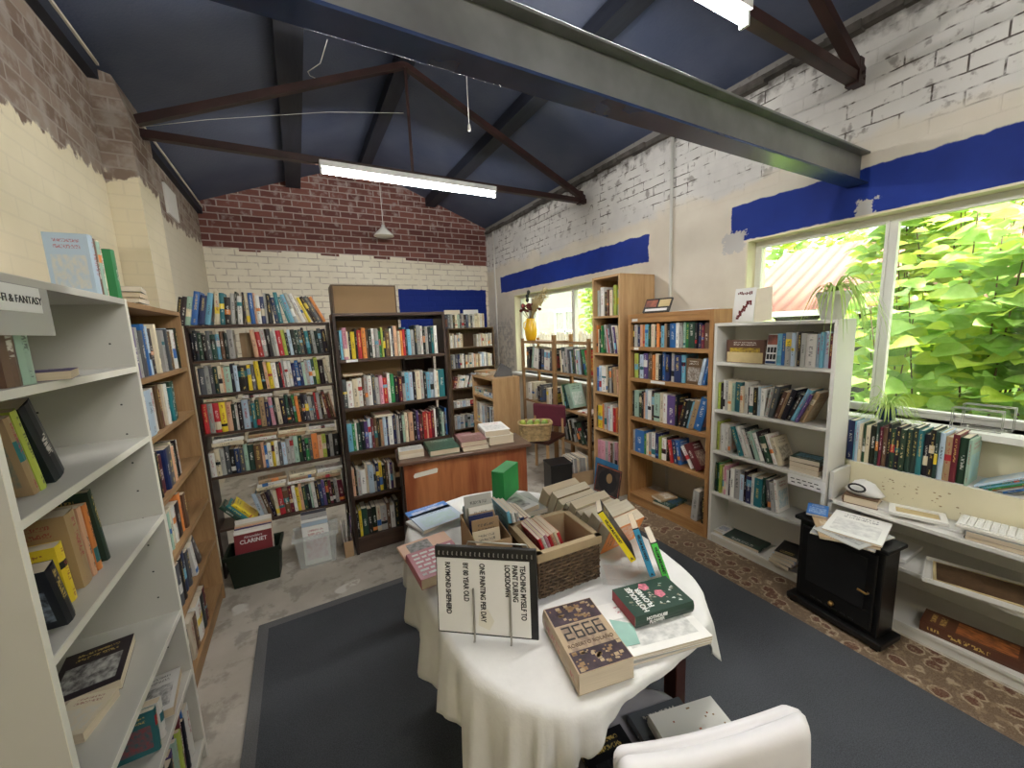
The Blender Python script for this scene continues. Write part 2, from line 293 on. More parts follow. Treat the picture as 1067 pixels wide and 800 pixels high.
# ------------------------------------------------------------------ mesh builder
class MB:
    def __init__(s): s.v = []; s.f = []; s.mi = []; s.sm = []; s.mats = []
    def m(s, mat):
        mat = MAT[mat] if isinstance(mat, str) else mat
        if mat not in s.mats: s.mats.append(mat)
        return s.mats.index(mat)
    def face(s, idx, mi=0, sm=False): s.f.append(tuple(idx)); s.mi.append(mi); s.sm.append(sm)
    def box(s, a, b, mat, T=None):
        (x0, y0, z0), (x1, y1, z1) = a, b; k = len(s.v); mi = s.m(mat)
        P = [(x0,y0,z0),(x1,y0,z0),(x1,y1,z0),(x0,y1,z0),(x0,y0,z1),(x1,y0,z1),(x1,y1,z1),(x0,y1,z1)]
        s.v += [tuple(T @ Vector(p)) for p in P] if T is not None else P
        for q in ((0,3,2,1),(4,5,6,7),(0,1,5,4),(1,2,6,5),(2,3,7,6),(3,0,4,7)): s.face([k+i for i in q], mi)
        return s
    def tube(s, pts, r, mat, n=8, cap=True, rs=None, closed=False):
        pts = [Vector(p) for p in pts]; mi = s.m(mat); k = len(s.v); L = len(pts)
        up = None
        for i, p in enumerate(pts):
            if closed: d = (pts[(i+1) % L]-pts[i-1]).normalized()
            else: d = (pts[min(i+1, L-1)]-pts[max(i-1, 0)]).normalized()
            if up is None: up = d.orthogonal().normalized()
            up = (up - d*up.dot(d))
            up = up.normalized() if up.length > 1e-6 else d.orthogonal().normalized()
            w = d.cross(up); rr = rs[i] if rs else r
            for j in range(n):
                a = 2*PI*j/n; s.v.append(tuple(p+up*math.cos(a)*rr+w*math.sin(a)*rr))
        for i in range(L if closed else L-1):
            i2 = (i+1) % L
            for j in range(n):
                s.face((k+i*n+j, k+i*n+(j+1) % n, k+i2*n+(j+1) % n, k+i2*n+j), mi, True)
        if cap and not closed:
            s.face([k+j for j in range(n)][::-1], mi); s.face([k+(L-1)*n+j for j in range(n)], mi)
        return s
    def lathe(s, prof, c, mat, n=24, cap=True):
        mi = s.m(mat); k = len(s.v); L = len(prof)
        for r, z in prof:
            for j in range(n):
                a = 2*PI*j/n; s.v.append((c[0]+r*math.cos(a), c[1]+r*math.sin(a), c[2]+z))
        for i in range(L-1):
            for j in range(n): s.face((k+i*n+j, k+i*n+(j+1) % n, k+(i+1)*n+(j+1) % n, k+(i+1)*n+j), mi, True)
        if cap:
            s.face([k+j for j in range(n)][::-1], mi); s.face([k+(L-1)*n+j for j in range(n)], mi)
        return s
    def poly(s, pts, mat, sm=False):
        k = len(s.v); s.v += [tuple(p) for p in pts]; s.face(range(k, k+len(pts)), s.m(mat), sm); return s
    def prism(s, pts, vec, mat):
        """closed outline pts swept by vec"""
        k = len(s.v); n = len(pts); mi = s.m(mat); vec = Vector(vec)
        s.v += [tuple(p) for p in pts] + [tuple(Vector(p)+vec) for p in pts]
        s.face([k+i for i in range(n)][::-1], mi); s.face([k+n+i for i in range(n)], mi)
        for i in range(n): s.face((k+i, k+(i+1) % n, k+n+(i+1) % n, k+n+i), mi)
        return s
    def grid(s, fn, nu, nv, mat, sm=True):
        k = len(s.v); mi = s.m(mat)
        for i in range(nu+1):
            for j in range(nv+1): s.v.append(tuple(fn(i/nu, j/nv)))
        for i in range(nu):
            for j in range(nv):
                a = k+i*(nv+1)+j; s.face((a, a+nv+1, a+nv+2, a+1), mi, sm)
        return s
    def build(s, name, parent=None, bevel=0.0, solid=0.0, fix=False, sub=0):
        me = bpy.data.meshes.new(name); me.from_pydata(s.v, [], s.f)
        for m in s.mats: me.materials.append(m)
        me.polygons.foreach_set('material_index', s.mi); me.polygons.foreach_set('use_smooth', s.sm); me.update()
        if fix:
            bm = bmesh.new(); bm.from_mesh(me); bmesh.ops.recalc_face_normals(bm, faces=bm.faces); bm.to_mesh(me); bm.free()
        o = bpy.data.objects.new(name, me); COL.objects.link(o)
        if parent is not None: o.parent = parent
        if solid:
            q = o.modifiers.new('solid', 'SOLIDIFY'); q.thickness = solid; q.offset = -1
        if bevel:
            q = o.modifiers.new('bevel', 'BEVEL'); q.width = bevel; q.segments = 2; q.limit_method = 'ANGLE'
        if sub:
            q = o.modifiers.new('sub', 'SUBSURF'); q.levels = sub; q.render_levels = sub
        return o

def tag(o, label, cat, group=None):
    o['label'] = label; o['category'] = cat
    if group: o['group'] = group
    return o
def empty(name, loc, rz=0.0):
    o = bpy.data.objects.new(name, None); COL.objects.link(o); o.location = loc; o.rotation_euler = (0, 0, rz); o.empty_display_size = .05; return o
def thing(name, label, cat, loc, rz=0.0, group=None): return tag(empty(name, loc, rz), label, cat, group)
def struct(o): o['kind'] = 'structure'; return o

_FONT = {}
def text_mesh(body, size, mat, depth=.0006, align='CENTER', sx=1.0, bold=0.0):
    c = bpy.data.curves.new('lettering', 'FONT'); c.body = body; c.size = size; c.extrude = depth; c.align_x = align; c.align_y = 'CENTER'; c.offset = bold; c.space_line = 1.0
    o = bpy.data.objects.new('lettering', c); COL.objects.link(o); bpy.context.view_layer.update()
    me = bpy.data.meshes.new_from_object(o.evaluated_get(bpy.context.evaluated_depsgraph_get()))
    bpy.data.objects.remove(o); bpy.data.curves.remove(c)
    if sx != 1.0:
        for v in me.vertices: v.co.x *= sx
    me.materials.clear(); me.materials.append(MAT[mat] if isinstance(mat, str) else mat)
    return me
def lettering(parent, body, size, mat, M, sx=1.0, bold=0.0, align='CENTER', name='lettering'):
    o = bpy.data.objects.new(name, text_mesh(body, size, mat, sx=sx, bold=bold, align=align)); COL.objects.link(o); o.parent = parent; o.matrix_local = M; return o
def frame_m(o, x, y):      # matrix with origin o, x axis x, y axis y
    x = Vector(x).normalized(); y = Vector(y); y = (y-x*y.dot(x)).normalized(); z = x.cross(y)
    return Matrix(((x.x, y.x, z.x, o[0]), (x.y, y.y, z.y, o[1]), (x.z, y.z, z.z, o[2]), (0, 0, 0, 1)))

# ------------------------------------------------------------------ books
CC = dict(k=((.012,.012,.014),'black'), n=((.016,.03,.10),'navy'), b=((.03,.13,.38),'blue'), c=((.16,.42,.56),'light blue'), t=((.02,.16,.18),'teal'),
          g=((.03,.22,.07),'green'), d=((.02,.055,.035),'dark green'), l=((.38,.46,.08),'lime'), y=((.80,.60,.04),'yellow'), o=((.70,.24,.06),'orange'),
          r=((.45,.03,.035),'red'), m=((.13,.018,.028),'maroon'), p=((.62,.30,.38),'pink'), u=((.10,.06,.19),'purple'), w=((.74,.73,.69),'white'),
          e=((.68,.60,.44),'cream'), s=((.40,.40,.38),'grey'), a=((.085,.09,.10),'charcoal'), z=((.13,.07,.04),'brown'), f=((.38,.26,.14),'tan'),
          i=((.44,.55,.66),'pale blue'), h=((.68,.40,.26),'peach'), q=((.36,.52,.42),'pale green'))
ACC = 'kwerybtco'
ONES = 'zeroth first second third fourth fifth sixth seventh eighth ninth tenth eleventh twelfth thirteenth fourteenth fifteenth sixteenth seventeenth eighteenth nineteenth'.split()
def ordinal(i):
    if i < 20: return ONES[i]
    t, u = divmod(i, 10); return {2: ('twent', 'twenty'), 3: ('thirt', 'thirty'), 4: ('fort', 'forty')}[t][0 if u == 0 else 1] + ('ieth' if u == 0 else '-' + ONES[u])

def book_geo(t, d, h, hard):
    c = .0028 if hard else .0008; b = min(.004, t*.14); e = .004 if hard else .0006
    O = [(0,d),(0,0),(t/3,-b),(2*t/3,-b),(t,0),(t,d)]; I = [(c,d),(c,c),(t/3,c-b*.5),(2*t/3,c-b*.5),(t-c,c),(t-c,d)]
    V = [(x,y,0) for x,y in O]+[(x,y,h) for x,y in O]+[(x,y,0) for x,y in I]+[(x,y,h) for x,y in I]
    F, U = [], []
    us = [(3.,2.),(0.,1/3),(1/3,2/3),(2/3,1.),(2.,3.)]
    for i in range(5):
        F.append((i,i+1,i+7,i+6)); U.append([(us[i][0],0),(us[i][1],0),(us[i][1],1),(us[i][0],1)])
    nil = [(6,0)]*4
    for i in range(5):
        F += [(13+i,12+i,18+i,19+i),(i+1,i,12+i,13+i),(6+i,7+i,19+i,18+i)]; U += [nil]*3
    F += [(0,6,18,12),(11,5,17,23)]; U += [nil]*2
    k = len(V); x0,x1,y0,y1,z0,z1 = c,t-c,c,d-e,e,h-e
    PV = [(x0,y0,z0),(x1,y0,z0),(x1,y1,z0),(x0,y1,z0),(x0,y0,z1),(x1,y0,z1),(x1,y1,z1),(x0,y1,z1)]
    PF = [(0,3,2,1),(4,5,6,7),(2,3,7,6),(1,2,6,5),(3,0,4,7)]
    return V, F, U, PV, PF
def attrs(me, cols, accs, nums):
    for nm, ty, vals in (('cover_colour','FLOAT_COLOR',cols),('accent_colour','FLOAT_COLOR',accs)):
        a = me.attributes.new(nm, ty, 'POINT'); a.data.foreach_set('color', [x for c in vals for x in (*c[:3], 1.0)])
    a = me.attributes.new('book_number', 'FLOAT', 'POINT'); a.data.foreach_set('value', nums)
def book_mesh(name, parts, mats):
    """parts: list of (verts, faces, uvs or None, material index, matrix, colour, accent, number)"""
    V, F, U, MI, C, A, Nn = [], [], [], [], [], [], []
    for v, f, u, mi, M, c, a, n in parts:
        k = len(V); V += [tuple(M @ Vector(p)) for p in v] if M is not None else v
        F += [tuple(k+i for i in q) for q in f]; MI += [mi]*len(f); U += u if u else [[(6,0)]*len(q) for q in f]
        C += [c]*len(v); A += [a]*len(v); Nn += [n]*len(v)
    me = bpy.data.meshes.new(name); me.from_pydata(V, [], F)
    for m in mats: me.materials.append(m)
    me.polygons.foreach_set('material_index', MI)
    ul = me.uv_layers.new(name='UVMap'); ul.data.foreach_set('uv', [x for q in U for p in q for x in p])
    attrs(me, C, A, Nn); me.update(); return me
def vary(c, k=.18): 
    f = 1+rnd.uniform(-k, k); return tuple(max(.004, min(.9, x*f+rnd.uniform(-.006, .006))) for x in c)
def book(name, label, loc, rot, t, d, h, col, acc=None, hard=False, parts=False, group=None, cat='book', plain=False):
    c = vary(CC[col][0]) if isinstance(col, str) else col
    if acc is None: acc = rnd.choice(ACC)
    a = vary(CC[acc][0]) if isinstance(acc, str) else acc
    n = -1.0 if plain else rnd.random()+.002; V, F, U, PV, PF = book_geo(t, d, h, hard)
    mats = [MAT['cover'], MAT['pages']]
    if parts:
        me = book_mesh(name, [(V, F, U, 0, None, c, a, n)], mats[:1])
    else:
        me = book_mesh(name, [(V, F, U, 0, None, c, a, n), (PV, PF, None, 1, None, c, a, n)], mats)
    o = bpy.data.objects.new(name, me); COL.objects.link(o); tag(o, label, cat, group)
    o.location = loc; o.rotation_mode = 'XYZ'
    o.rotation_euler = rot.to_euler() if isinstance(rot, Matrix) else rot
    if parts:
        pm = book_mesh('page_block', [(PV, PF, None, 0, None, c, a, n)], mats[1:])
        p = bpy.data.objects.new('page_block', pm); COL.objects.link(p); p.parent = o
    return o
def basis(x, y):    # rotation whose local x,y axes are given
    x = Vector(x).normalized(); y = Vector(y); y = (y-x*y.dot(x)).normalized(); z = x.cross(y)
    return Matrix(((x.x,y.x,z.x),(x.y,y.y,z.y),(x.z,y.z,z.z)))
def flat_book(name, label, c, z, ang, w, l, t, col, acc=None, hard=False, parts=True, group=None, cat='book', plain=False):
    """lying on its back: width w along local x (spine at x=0 side), length l along local y, thickness t up; c = centre on the support, ang about z"""
    ca, sa = math.cos(ang), math.sin(ang)
    X = Vector((ca, sa, 0)); Y = Vector((-sa, ca, 0)); Zv = Vector((0, 0, 1))
    # book local: x=thickness -> up (from bottom), y=depth(width) -> X, z=height -> Y   (x cross y = z : Z x X = Y)
    rot = basis(Zv, X); org = Vector((c[0], c[1], z))-X*(w/2)-Y*(l/2)
    return book(name, label, org, rot, t, w, l, col, acc, hard, parts, group, cat, plain)

class Fr:
    def __init__(s, ox, oy, ang): s.o = Vector((ox, oy, 0)); s.a = ang; s.M = Matrix.Rotation(ang, 3, 'Z')
    def w(s, u, v, z): return s.o + s.M @ Vector((u, v, z))
MASS = []
def row(fr, place, u0, u1, z, h, d, toks, kind='paperback', v0=.015, hv=.12, parts=False, group=None, mass=False, hard=False, dv=.12, first=0):
    items = []; lean = 0.0
    for tk in toks.split():
        if tk[0] in '/\\':
            lean = R(float(tk[1:])) * (1 if tk[0] == '/' else -1); continue
        if tk[0] == '_': items.append(('gap', float(tk[1:] or 1), 0, 0, 0, 0)); continue
        wd = float(tk[1:]) if len(tk) > 1 else 2.0
        hh = h*(1+rnd.uniform(-hv, hv*.6)); dd = d*(1+rnd.uniform(-dv, dv*.3))
        items.append((tk[0], wd*rnd.uniform(.9, 1.12), lean, hh, dd, rnd.uniform(0, .018)))
    # solve unit width
    extra = 0.0; sw = 0.0; prev = None
    for it in items:
        if it[0] == 'gap': sw += it[1]; prev = None; continue
        sw += it[1]/math.cos(it[2])
        if prev is not None and it[2] < prev[2]: extra += min(prev[3], it[3])*(math.tan(prev[2])-math.tan(it[2])); 
        elif prev is None and it[2] < 0: extra += it[3]*math.tan(-it[2])*.9
        prev = it
    if prev is not None and prev[2] > 0: extra += prev[3]*math.tan(prev[2])*.9
    gap = .0006; unit = (u1-u0-extra-gap*len(items))/sw
    cur = u0; prev = None; k = first; out = []
    for it in items:
        if it[0] == 'gap': cur += it[1]*unit; prev = None; continue
        ck, wd, ln, hh, dd, vv = it; t = wd*unit
        if prev is not None and ln < prev[2]: cur += min(prev[3], hh)*(math.tan(prev[2])-math.tan(ln))
        elif prev is None and ln < 0: cur += hh*math.tan(-ln)*.9
        ft = t/math.cos(ln); k += 1
        # rotation about the depth axis, positive = top to the right
        Mr = fr.M @ Matrix.Rotation(ln, 3, 'Y')
        lz = z+.0004
        if ln > 0: pu = cur+ft-t*math.cos(ln); pz = lz+t*math.sin(ln)
        else: pu = cur; pz = lz
        loc = fr.w(pu, v0+vv, pz)
        nm = CC[ck][1]
        if mass:
            V, F, U, PV, PF = book_geo(t-.0004, dd, hh, hard); M4 = Matrix.Translation(loc) @ Mr.to_4x4()
            c = vary(CC[ck][0]); a = vary(CC[rnd.choice(ACC)][0]); n = rnd.random()
            MASS.append((V, F, U, 0, M4, c, a, n)); MASS.append((PV, PF, None, 1, M4, c, a, n))
        else:
            tilt = ' leaning' if abs(ln) > R(9) else ''
            lab = f"{nm}{tilt} {kind.replace('_', ' ')}, {ordinal(k)} from left, {place}"
            out.append(book(kind, lab, loc, Mr, t-.0004, dd, hh, ck, None, hard, parts, group or f"books on the {place}"))
        cur += ft+gap; prev = it
    return out

# ------------------------------------------------------------------ bookcases
def bookcase(name, label, fr, W, H, D, shelves, mats, th=.018, back=None, plinth=.0, top=True, lip=0.0, cat='bookcase', backfrom=0.0, bev=.0015):
    t = thing(name, label, cat, fr.o, fr.a); sm, hm, bm_ = mats
    for x in (0, W-th): MB().box((x, 0, 0), (x+th, D, H), sm).build('side_panel', t, bev)
    if top: MB().box((th, 0, H-th), (W-th, D, H), hm).build('top_panel', t, bev)
    for z in shelves:
        MB().box((th, .002, z-th), (W-th, D-.004, z), hm).build('shelf', t, bev)
    if plinth: MB().box((th, .012, 0), (W-th, .026, plinth), hm).build('plinth', t, bev)
    if back: MB().box((th*.5, D-.0035, backfrom), (W-th*.5, D, H), back).build('back_panel', t)
    return t

# ------------------------------------------------------------------ room shell
XL, XR, YB, YF, EV, RZ, RX = -.905, 2.95, 6.12, -2.3, 3.27, 3.985, 1.02
struct(MB().box((XL-.25, YF, -.12), (XR+.25, YB+.25, 0), 'floor').build('floor'))
def wall_with_holes(name, x0, x1, y0, y1, z0, z1, holes, mat):
    b = MB(); ys = sorted({y0, y1, *[h[0] for h in holes], *[h[1] for h in holes]}); zs = sorted({z0, z1, *[h[2] for h in holes], *[h[3] for h in holes]})
    for i in range(len(ys)-1):
        for j in range(len(zs)-1):
            ym, zm = (ys[i]+ys[i+1])/2, (zs[j]+zs[j+1])/2
            if any(h[0] < ym < h[1] and h[2] < zm < h[3] for h in holes): continue
            b.box((x0, ys[i], zs[j]), (x1, ys[i+1], zs[j+1]), mat)
    return struct(b.build(name))
W1 = (-.9, 1.727, 1.0, 2.165); W2 = (2.80, 5.225, .93, 2.09)
wall_with_holes('wall_right', XR, XR+.24, YF, YB+.25, 0, EV+.06, [W1, W2], 'right_wall')
struct(MB().box((XL-.24, YF, 0), (XL, YB+.25, EV+.04), 'left_wall').build('wall_left'))
struct(MB().prism([(XL, YB, 0), (XR, YB, 0), (XR, YB, EV), (RX, YB, RZ), (XL, YB, EV)], (0, .24, 0), 'gable').build('wall_back', fix=True))
struct(MB().prism([(XL, YF, 0), (XR, YF, 0), (XR, YF, EV), (RX, YF, RZ), (XL, YF, EV)], (0, -.2, 0), 'plain_wall').build('wall_front', fix=True))
struct(MB().prism([(XL-.3, YF, EV-.11), (RX, YF, RZ), (RX, YF, RZ+.06), (XL-.3, YF, EV-.05)], (0, YB-YF+.3, 0), 'roof').build('ceiling_slope_left', fix=True))
struct(MB().prism([(XR+.3, YF, EV-.11), (RX, YF, RZ), (RX, YF, RZ+.06), (XR+.3, YF, EV-.05)], (0, YB-YF+.3, 0), 'roof').build('ceiling_slope_right', fix=True))
# brick pier on the left wall with its sloping shoulder
struct(MB().prism([(XL-.01, 3.3, 0), (-.755, 3.3, 0), (-.755, 3.3, 2.98), (-.80, 3.3, 3.17), (XL-.01, 3.3, 3.2)], (0, .42, 0), 'left_wall').build('wall_pier', fix=True))
# wall plate along the left eave, pale ledge along the right eave
struct(MB().box((XL, YF, 3.13), (XL+.05, 3.3, 3.2), 'timber_dark').box((XL, 3.72, 3.13), (XL+.05, YB, 3.2), 'timber_dark').build('trim_1'))
struct(MB().box((XL+.05, YF, 3.205), (XL+.062, 3.3, 3.22), 'plain_wall').box((XL+.05, 3.72, 3.205), (XL+.062, YB, 3.22), 'plain_wall').build('trim_2'))
b = MB(); ys = [YF+.02+i*.17 for i in range(49)]
for y in ys:
    if y < YB-.2: b.box((XR-.035-rnd.uniform(0, .03), y, 3.15+rnd.uniform(0, .02)), (XR-.001, y+.172, 3.19+rnd.uniform(0, .02)), 'soot')
struct(b.build('trim_3'))
tag(MB().box((XL+.001, 4.62, 2.74), (XL+.02, 4.98, 3.0), 'white_lam').build('wall_board', bevel=.002), 'white painted board fixed high on the brick of the side wall', 'board')
tag(MB().tube([(XR-.018, 2.375, .001), (XR-.018, 2.375, 3.13)], .013, 'white_lam').build('conduit_pipe'), 'white pipe running up the painted wall beside the blue band', 'pipe')
tag(MB().tube([(XR-.02, 5.80, .001), (XR-.02, 5.80, 3.14)], .013, 'white_lam').build('conduit_pipe'), 'thin white pipe beside the far corner of the room', 'pipe')

def window(name, W, xg, mullions, fr=.032):
    y0, y1, z0, z1 = W; root = empty(name, (XR, (y0+y1)/2, z0)); struct(root)
    ox, oy, oz = root.location
    L = lambda b, nm, bv=.003: struct(b.build(nm, root, bv))
    b = MB()  # reveal lining
    T = .012
    b.box((.001, y0-oy, z1-T-oz), (.24, y1-oy, z1-oz), 'cream_gloss').box((.001, y1-T-oy, 0), (.24, y1-oy, z1-T-oz), 'cream_gloss').box((.001, y0-oy, 0), (.24, y0+T-oy, z1-T-oz), 'cream_gloss')
    L(b, 'window_reveal', 0)
    L(MB().box((-.10, y0-oy, -.035), (.24, y1-oy, 0), 'white_gloss'), 'window_sill')
    x0, x1 = xg-.03-ox, xg+.03-ox; b = MB(); a, c = y0+T-oy, y1-T-oy; zt = z1-T-oz
    b.box((x0, a, 0), (x1, c, fr), 'pvc').box((x0, a, zt-fr), (x1, c, zt), 'pvc').box((x0, a, fr), (x1, a+fr, zt-fr), 'pvc').box((x0, c-fr, fr), (x1, c, zt-fr), 'pvc')
    for m in mullions: b.box((x0, m-.013-oy, fr), (x1, m+.013-oy, zt-fr), 'pvc')
    L(b, 'window_frame')
    edges = [y0+T+fr, *[e for m in mullions for e in (m-.013, m+.013)], y1-T-fr]; edges = sorted(edges)
    for i in range(0, len(edges), 2):
        ya, yb = edges[i]-oy, edges[i+1]-oy
        fb = MB(); k = .015
        fb.box((x0-.008, ya, fr), (x0+.03, yb, fr+k), 'pvc').box((x0-.008, ya, zt-fr-k), (x0+.03, yb, zt-fr), 'pvc').box((x0-.008, ya, fr+k), (x0+.03, ya+k, zt-fr-k), 'pvc').box((x0-.008, yb-k, fr+k), (x0+.03, yb, zt-fr-k), 'pvc')
        s = struct(fb.build('window_sash', root, .002))
        struct(MB().box((x0+.008, ya+k, fr+k), (x0+.014, yb-k, zt-fr-k), 'glass').build('pane', s))
window('window_1', W1, XR+.13, [.955, -.1])
window('window_2', W2, XR+.13, [4.86, 3.9])
# stained apron boards below the near window
struct(MB().box((XR-.012, -.9, .0), (XR-.001, 1.7, .96), 'cream_gloss').build('trim_4'))

# carpets
c = thing('charcoal_carpet', 'large charcoal carpet with pale grey worn edging on the concrete floor', 'carpet', (-.36, -2.2, 0))
MB().box((.05, 0, .0072), (2.525, 4.56, .011), 'carpet').build('carpet_pile', c)
MB().box((0, 0, .0005), (.05, 4.61, .0115), 'carpet_edge').build('edge_binding', c); MB().box((.05, 4.56, .0072), (2.52, 4.61, .0115), 'carpet_edge').build('edge_binding', c)
b = MB(); yy = [-2.2+.12*i for i in range(42)]
pts = [(2.13, y) for y in yy if y < 2.45]; outline = pts+[(2.13, 2.45), (2.478, 2.45), (2.478, -2.2)]
tag(b.prism([(x, y, .0006) for x, y in outline], (0, 0, .0055), 'rug').build('carpet_runner', fix=True), 'brown patterned carpet strip running along under the window side bookcases', 'carpet')

# roof timbers and steel
for nm, x0, x1, zt in (('purlin', .07, .24, .10), ('purlin', 1.93, 2.08, .10)):
    zc = lambda x: EV+(RZ-EV)*(1-abs(x-RX)/(1.93))
    zz = min(zc(x0), zc(x1))
    struct(MB().prism([(x0, YF+.05, zz-.09), (x1, YF+.05, zz-.09), (x1, YF+.05, zc(x1)-.03), (x0, YF+.05, zc(x0)-.03)], (0, YB-YF-.1, 0), 'timber_dark').build('roof_purlin', fix=True))
struct(MB().box((.97, YF+.05, RZ-.16), (1.10, YB-.05, RZ-.05), 'timber_dark').build('roof_ridge_beam'))
b = MB(); yb0, yb1, z0, z1 = 1.048, 1.14, 2.335, 2.507
t = empty('steel_beam', (0, 0, 0)); struct(t)
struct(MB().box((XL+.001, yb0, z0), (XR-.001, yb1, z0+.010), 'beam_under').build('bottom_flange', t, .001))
struct(MB().box((XL+.001, yb0+.041, z0+.010), (XR-.001, yb0+.051, z1-.010), 'beam').build('beam_web', t))
struct(MB().box((XL+.001, yb0, z1-.010), (XR-.001, yb1, z1), 'beam').build('top_flange', t, .001))
def truss(y, zb, kp=True, x0=XL+.01, x1=XR-.01):
    t = empty('roof_truss', (0, y, 0)); struct(t)
    w, hh = .05, .05
    L = lambda b, nm: struct(b.build(nm, t, .001))
    L(MB().box((x0, -.004, zb), (x1, .004, zb+hh), 'truss').box((x0, 0, zb), (x1, w, zb+.007), 'truss'), 'bottom_chord')
    zt = zb+.86
    for s, xe in ((-1, x0+.02), (1, x1-.02)):
        L(MB().prism([(xe, -.01, zb+.02), (RX, -.01, zt), (RX, -.01, zt+.05), (xe, -.01, zb+.08)], (0, .05, 0), 'truss'), 'rafter')
    if kp:
        L(MB().box((RX-.012, 0, zb+.007), (RX+.012, .008, zt), 'truss'), 'king_post')
    for xe in (x0+.06, x1-.1):
        L(MB().box((xe, -.012, zb-.012), (xe+.05, .052, zb+.12), 'truss').lathe([(.009, 0), (.009, .014)], (xe+.025, -.02, zb+.03), 'truss', 6), 'gusset_plate')
truss(3.5, 2.925); truss(1.1, 2.87, False)

# ceiling lamps
def batten(label, x0, x1, y, z):
    t = thing('ceiling_light', label, 'ceiling light', ((x0+x1)/2, y, z), 0, 'fluorescent lights on the roof trusses'); L = (x1-x0)/2
    MB().box((-L, -.03, .03), (L, .03, .075), 'lampwhite').build('batten_housing', t, .003)
    for s in (-1, 1): MB().box((s*L-.016 if s > 0 else -L, -.018, -.022), (L if s > 0 else -L+.016, .018, .03), 'lampwhite').build('tube_holder', t, .002)
    MB().tube([(-L+.017, 0, -.002), (L-.017, 0, -.002)], .0135, 'tubelight', 12).build('tube', t)
batten('long fluorescent tube fixed under the far roof truss', .285, 1.80, 3.47, 2.86)
batten('fluorescent tube overhead on the near truss above the dark steel beam', .15, 1.735, 1.06, 2.795)
batten('added fluorescent tube out of view behind the camera, brightening the front of the room', .1, 1.6, -1.3, 2.86)  # added unseen tube, lights the room from behind the camera
t = thing('pendant_lamp', 'small white conical lamp shade hanging against the red brick gable', 'lamp', (1.19, 5.7, 2.93))
MB().lathe([(.135, 0), (.13, .012), (.03, .115), (.02, .15)], (0, 0, 0), 'white_gloss', 24).build('lamp_shade', t)
MB().tube([(0, 0, .15), (0, 0, .9)], .004, 'white_lam', 6).build('lamp_cord', t)
t = thing('pull_cord', 'thin white pull cord with a small bell end hanging from the roof', 'light cord', (1.35, 3.0, 3.15))
MB().tube([(0, 0, .04), (0, 0, .55)], .003, 'white_lam', 6).build('cord', t)
MB().lathe([(.003, .05), (.01, .035), (.013, 0), (.010, -.006)], (0, 0, 0), 'white_lam', 10).build('cord_pull', t)
tag(MB().tube([(.41, 3.30, 3.70), (.36, 3.42, 3.60), (.28, 3.56, 3.60), (.30, 3.66, 3.63), (.45, 3.84, 3.70)], .003, 'white_lam', 6).build('loose_wire'), 'loose white wire dangling from the dark roof', 'wire')
tag(MB().tube([(-.86, 3.68, 3.03), (-.4, 3.66, 3.17), (.4, 3.62, 3.37), (1.0, 3.58, 3.47)], .002, 'white_lam', 5).build('thin_cable'), 'thin pale cable strung along the roof slope above the far truss', 'cable')

# ------------------------------------------------------------------ black bookcase (room divider, back row)
fb = Fr(-.607, 3.06, 0); P = 'row of the black bookcase'
bookcase('bookcase', 'black bookcase crammed with paperbacks behind the plastic crates', fb, .815, 1.695, .21, [1.475, 1.257, 1.0, .71, .345], ('dark', 'dark_h', 'dark'), .016, None, 0)
def r(n, *a, **k): return row(fb, f'{n} {P}', *a, **k)
row(fb, 'top row of the black bookcase', -.04, .80, 1.696, .195, .13, "/11 k2 k2 q3 b3 n3 c3 /4 e2.4 t2.4 k3 s2.5 k1 w2.6 /0 k1 e2 b2.4 h1 w2 n2.4 s1.4 k2 \\5 n2 t2 \\14 t1.5 c2.4 s2 \\20 w2 e1.4 y1.6 \\24 k2 a2 z1 o1.6", v0=.01)
r('second', .018, .795, 1.476, .175, .115, "k1.5 k2 d2 k2 a2 d2.5 c2 z2 k2 s3 _9 \\4 h2.5 r2.5 s3 k2.5 s1.5 w1.6 r2.6 l2 k1.5 i2 k2.6 d2 a2 k1.5 t2 k1.5 s2 k2 a2 k2.6")
r('third', .018, .795, 1.258, .18, .115, "e1 a3 s2 a2 d2 e2 h1 q3 k1.5 i2 k4.5 y2 a2 \\3 y2.6 k2 h2 y2.4 w3 k2 r1 s1.5 w2 w2 n2 b2 n2 q1.5 s2 i2 d2 l2.2 k3 \\9 e2")
r('fourth', .018, .795, 1.001, .19, .115, "r3 s2.4 r3 y3 h2.6 k2 w1.6 k2 i3.4 a1.5 t2 d2 f3 n2 \\3 p2.2 k1.5 e2.6 k3 d2 k2 g1.5 o2 k1.5 k2 a2 s2 a2 r1.5 s2 k1.5 \\9 m2 z2 h1")
r('fifth', .018, .795, .711, .18, .115, "w2.4 e2.2 s2 a2 k2 n2 a2 q2 d3 z3 h1.3 b1.3 w2 y1.4 w2 a1.5 i2 s2 s2 q2 d2 k1.5 g2 a1.4 o3 h2 l2 k1.5 s2 k3")
r('bottom', .215, .795, .346, .19, .12, "\\12 i2.4 s2 z2 k1.5 \\3 e2 r3 z3 m2 w2 y2 h2 d2 k2 q1.4 w2 k2 n2 u2 k2 m2 k1.5 s2.3 m3")
for i, (c, n_, x) in enumerate((('t', 'teal', -.005), ('y', 'yellow', .028), ('d', 'dark green', -.03))):
    o = book('paperback', f'{n_} paperback tipped over at the left end of the bottom row, black bookcase', (0, 0, 0), (0, 0, 0), .026, .12, .185, c, None)
    a = R(-38); o.rotation_euler = (0, a, 0); o.location = fb.w(.172+(.002, .036, -.033)[i], .02, .3475)
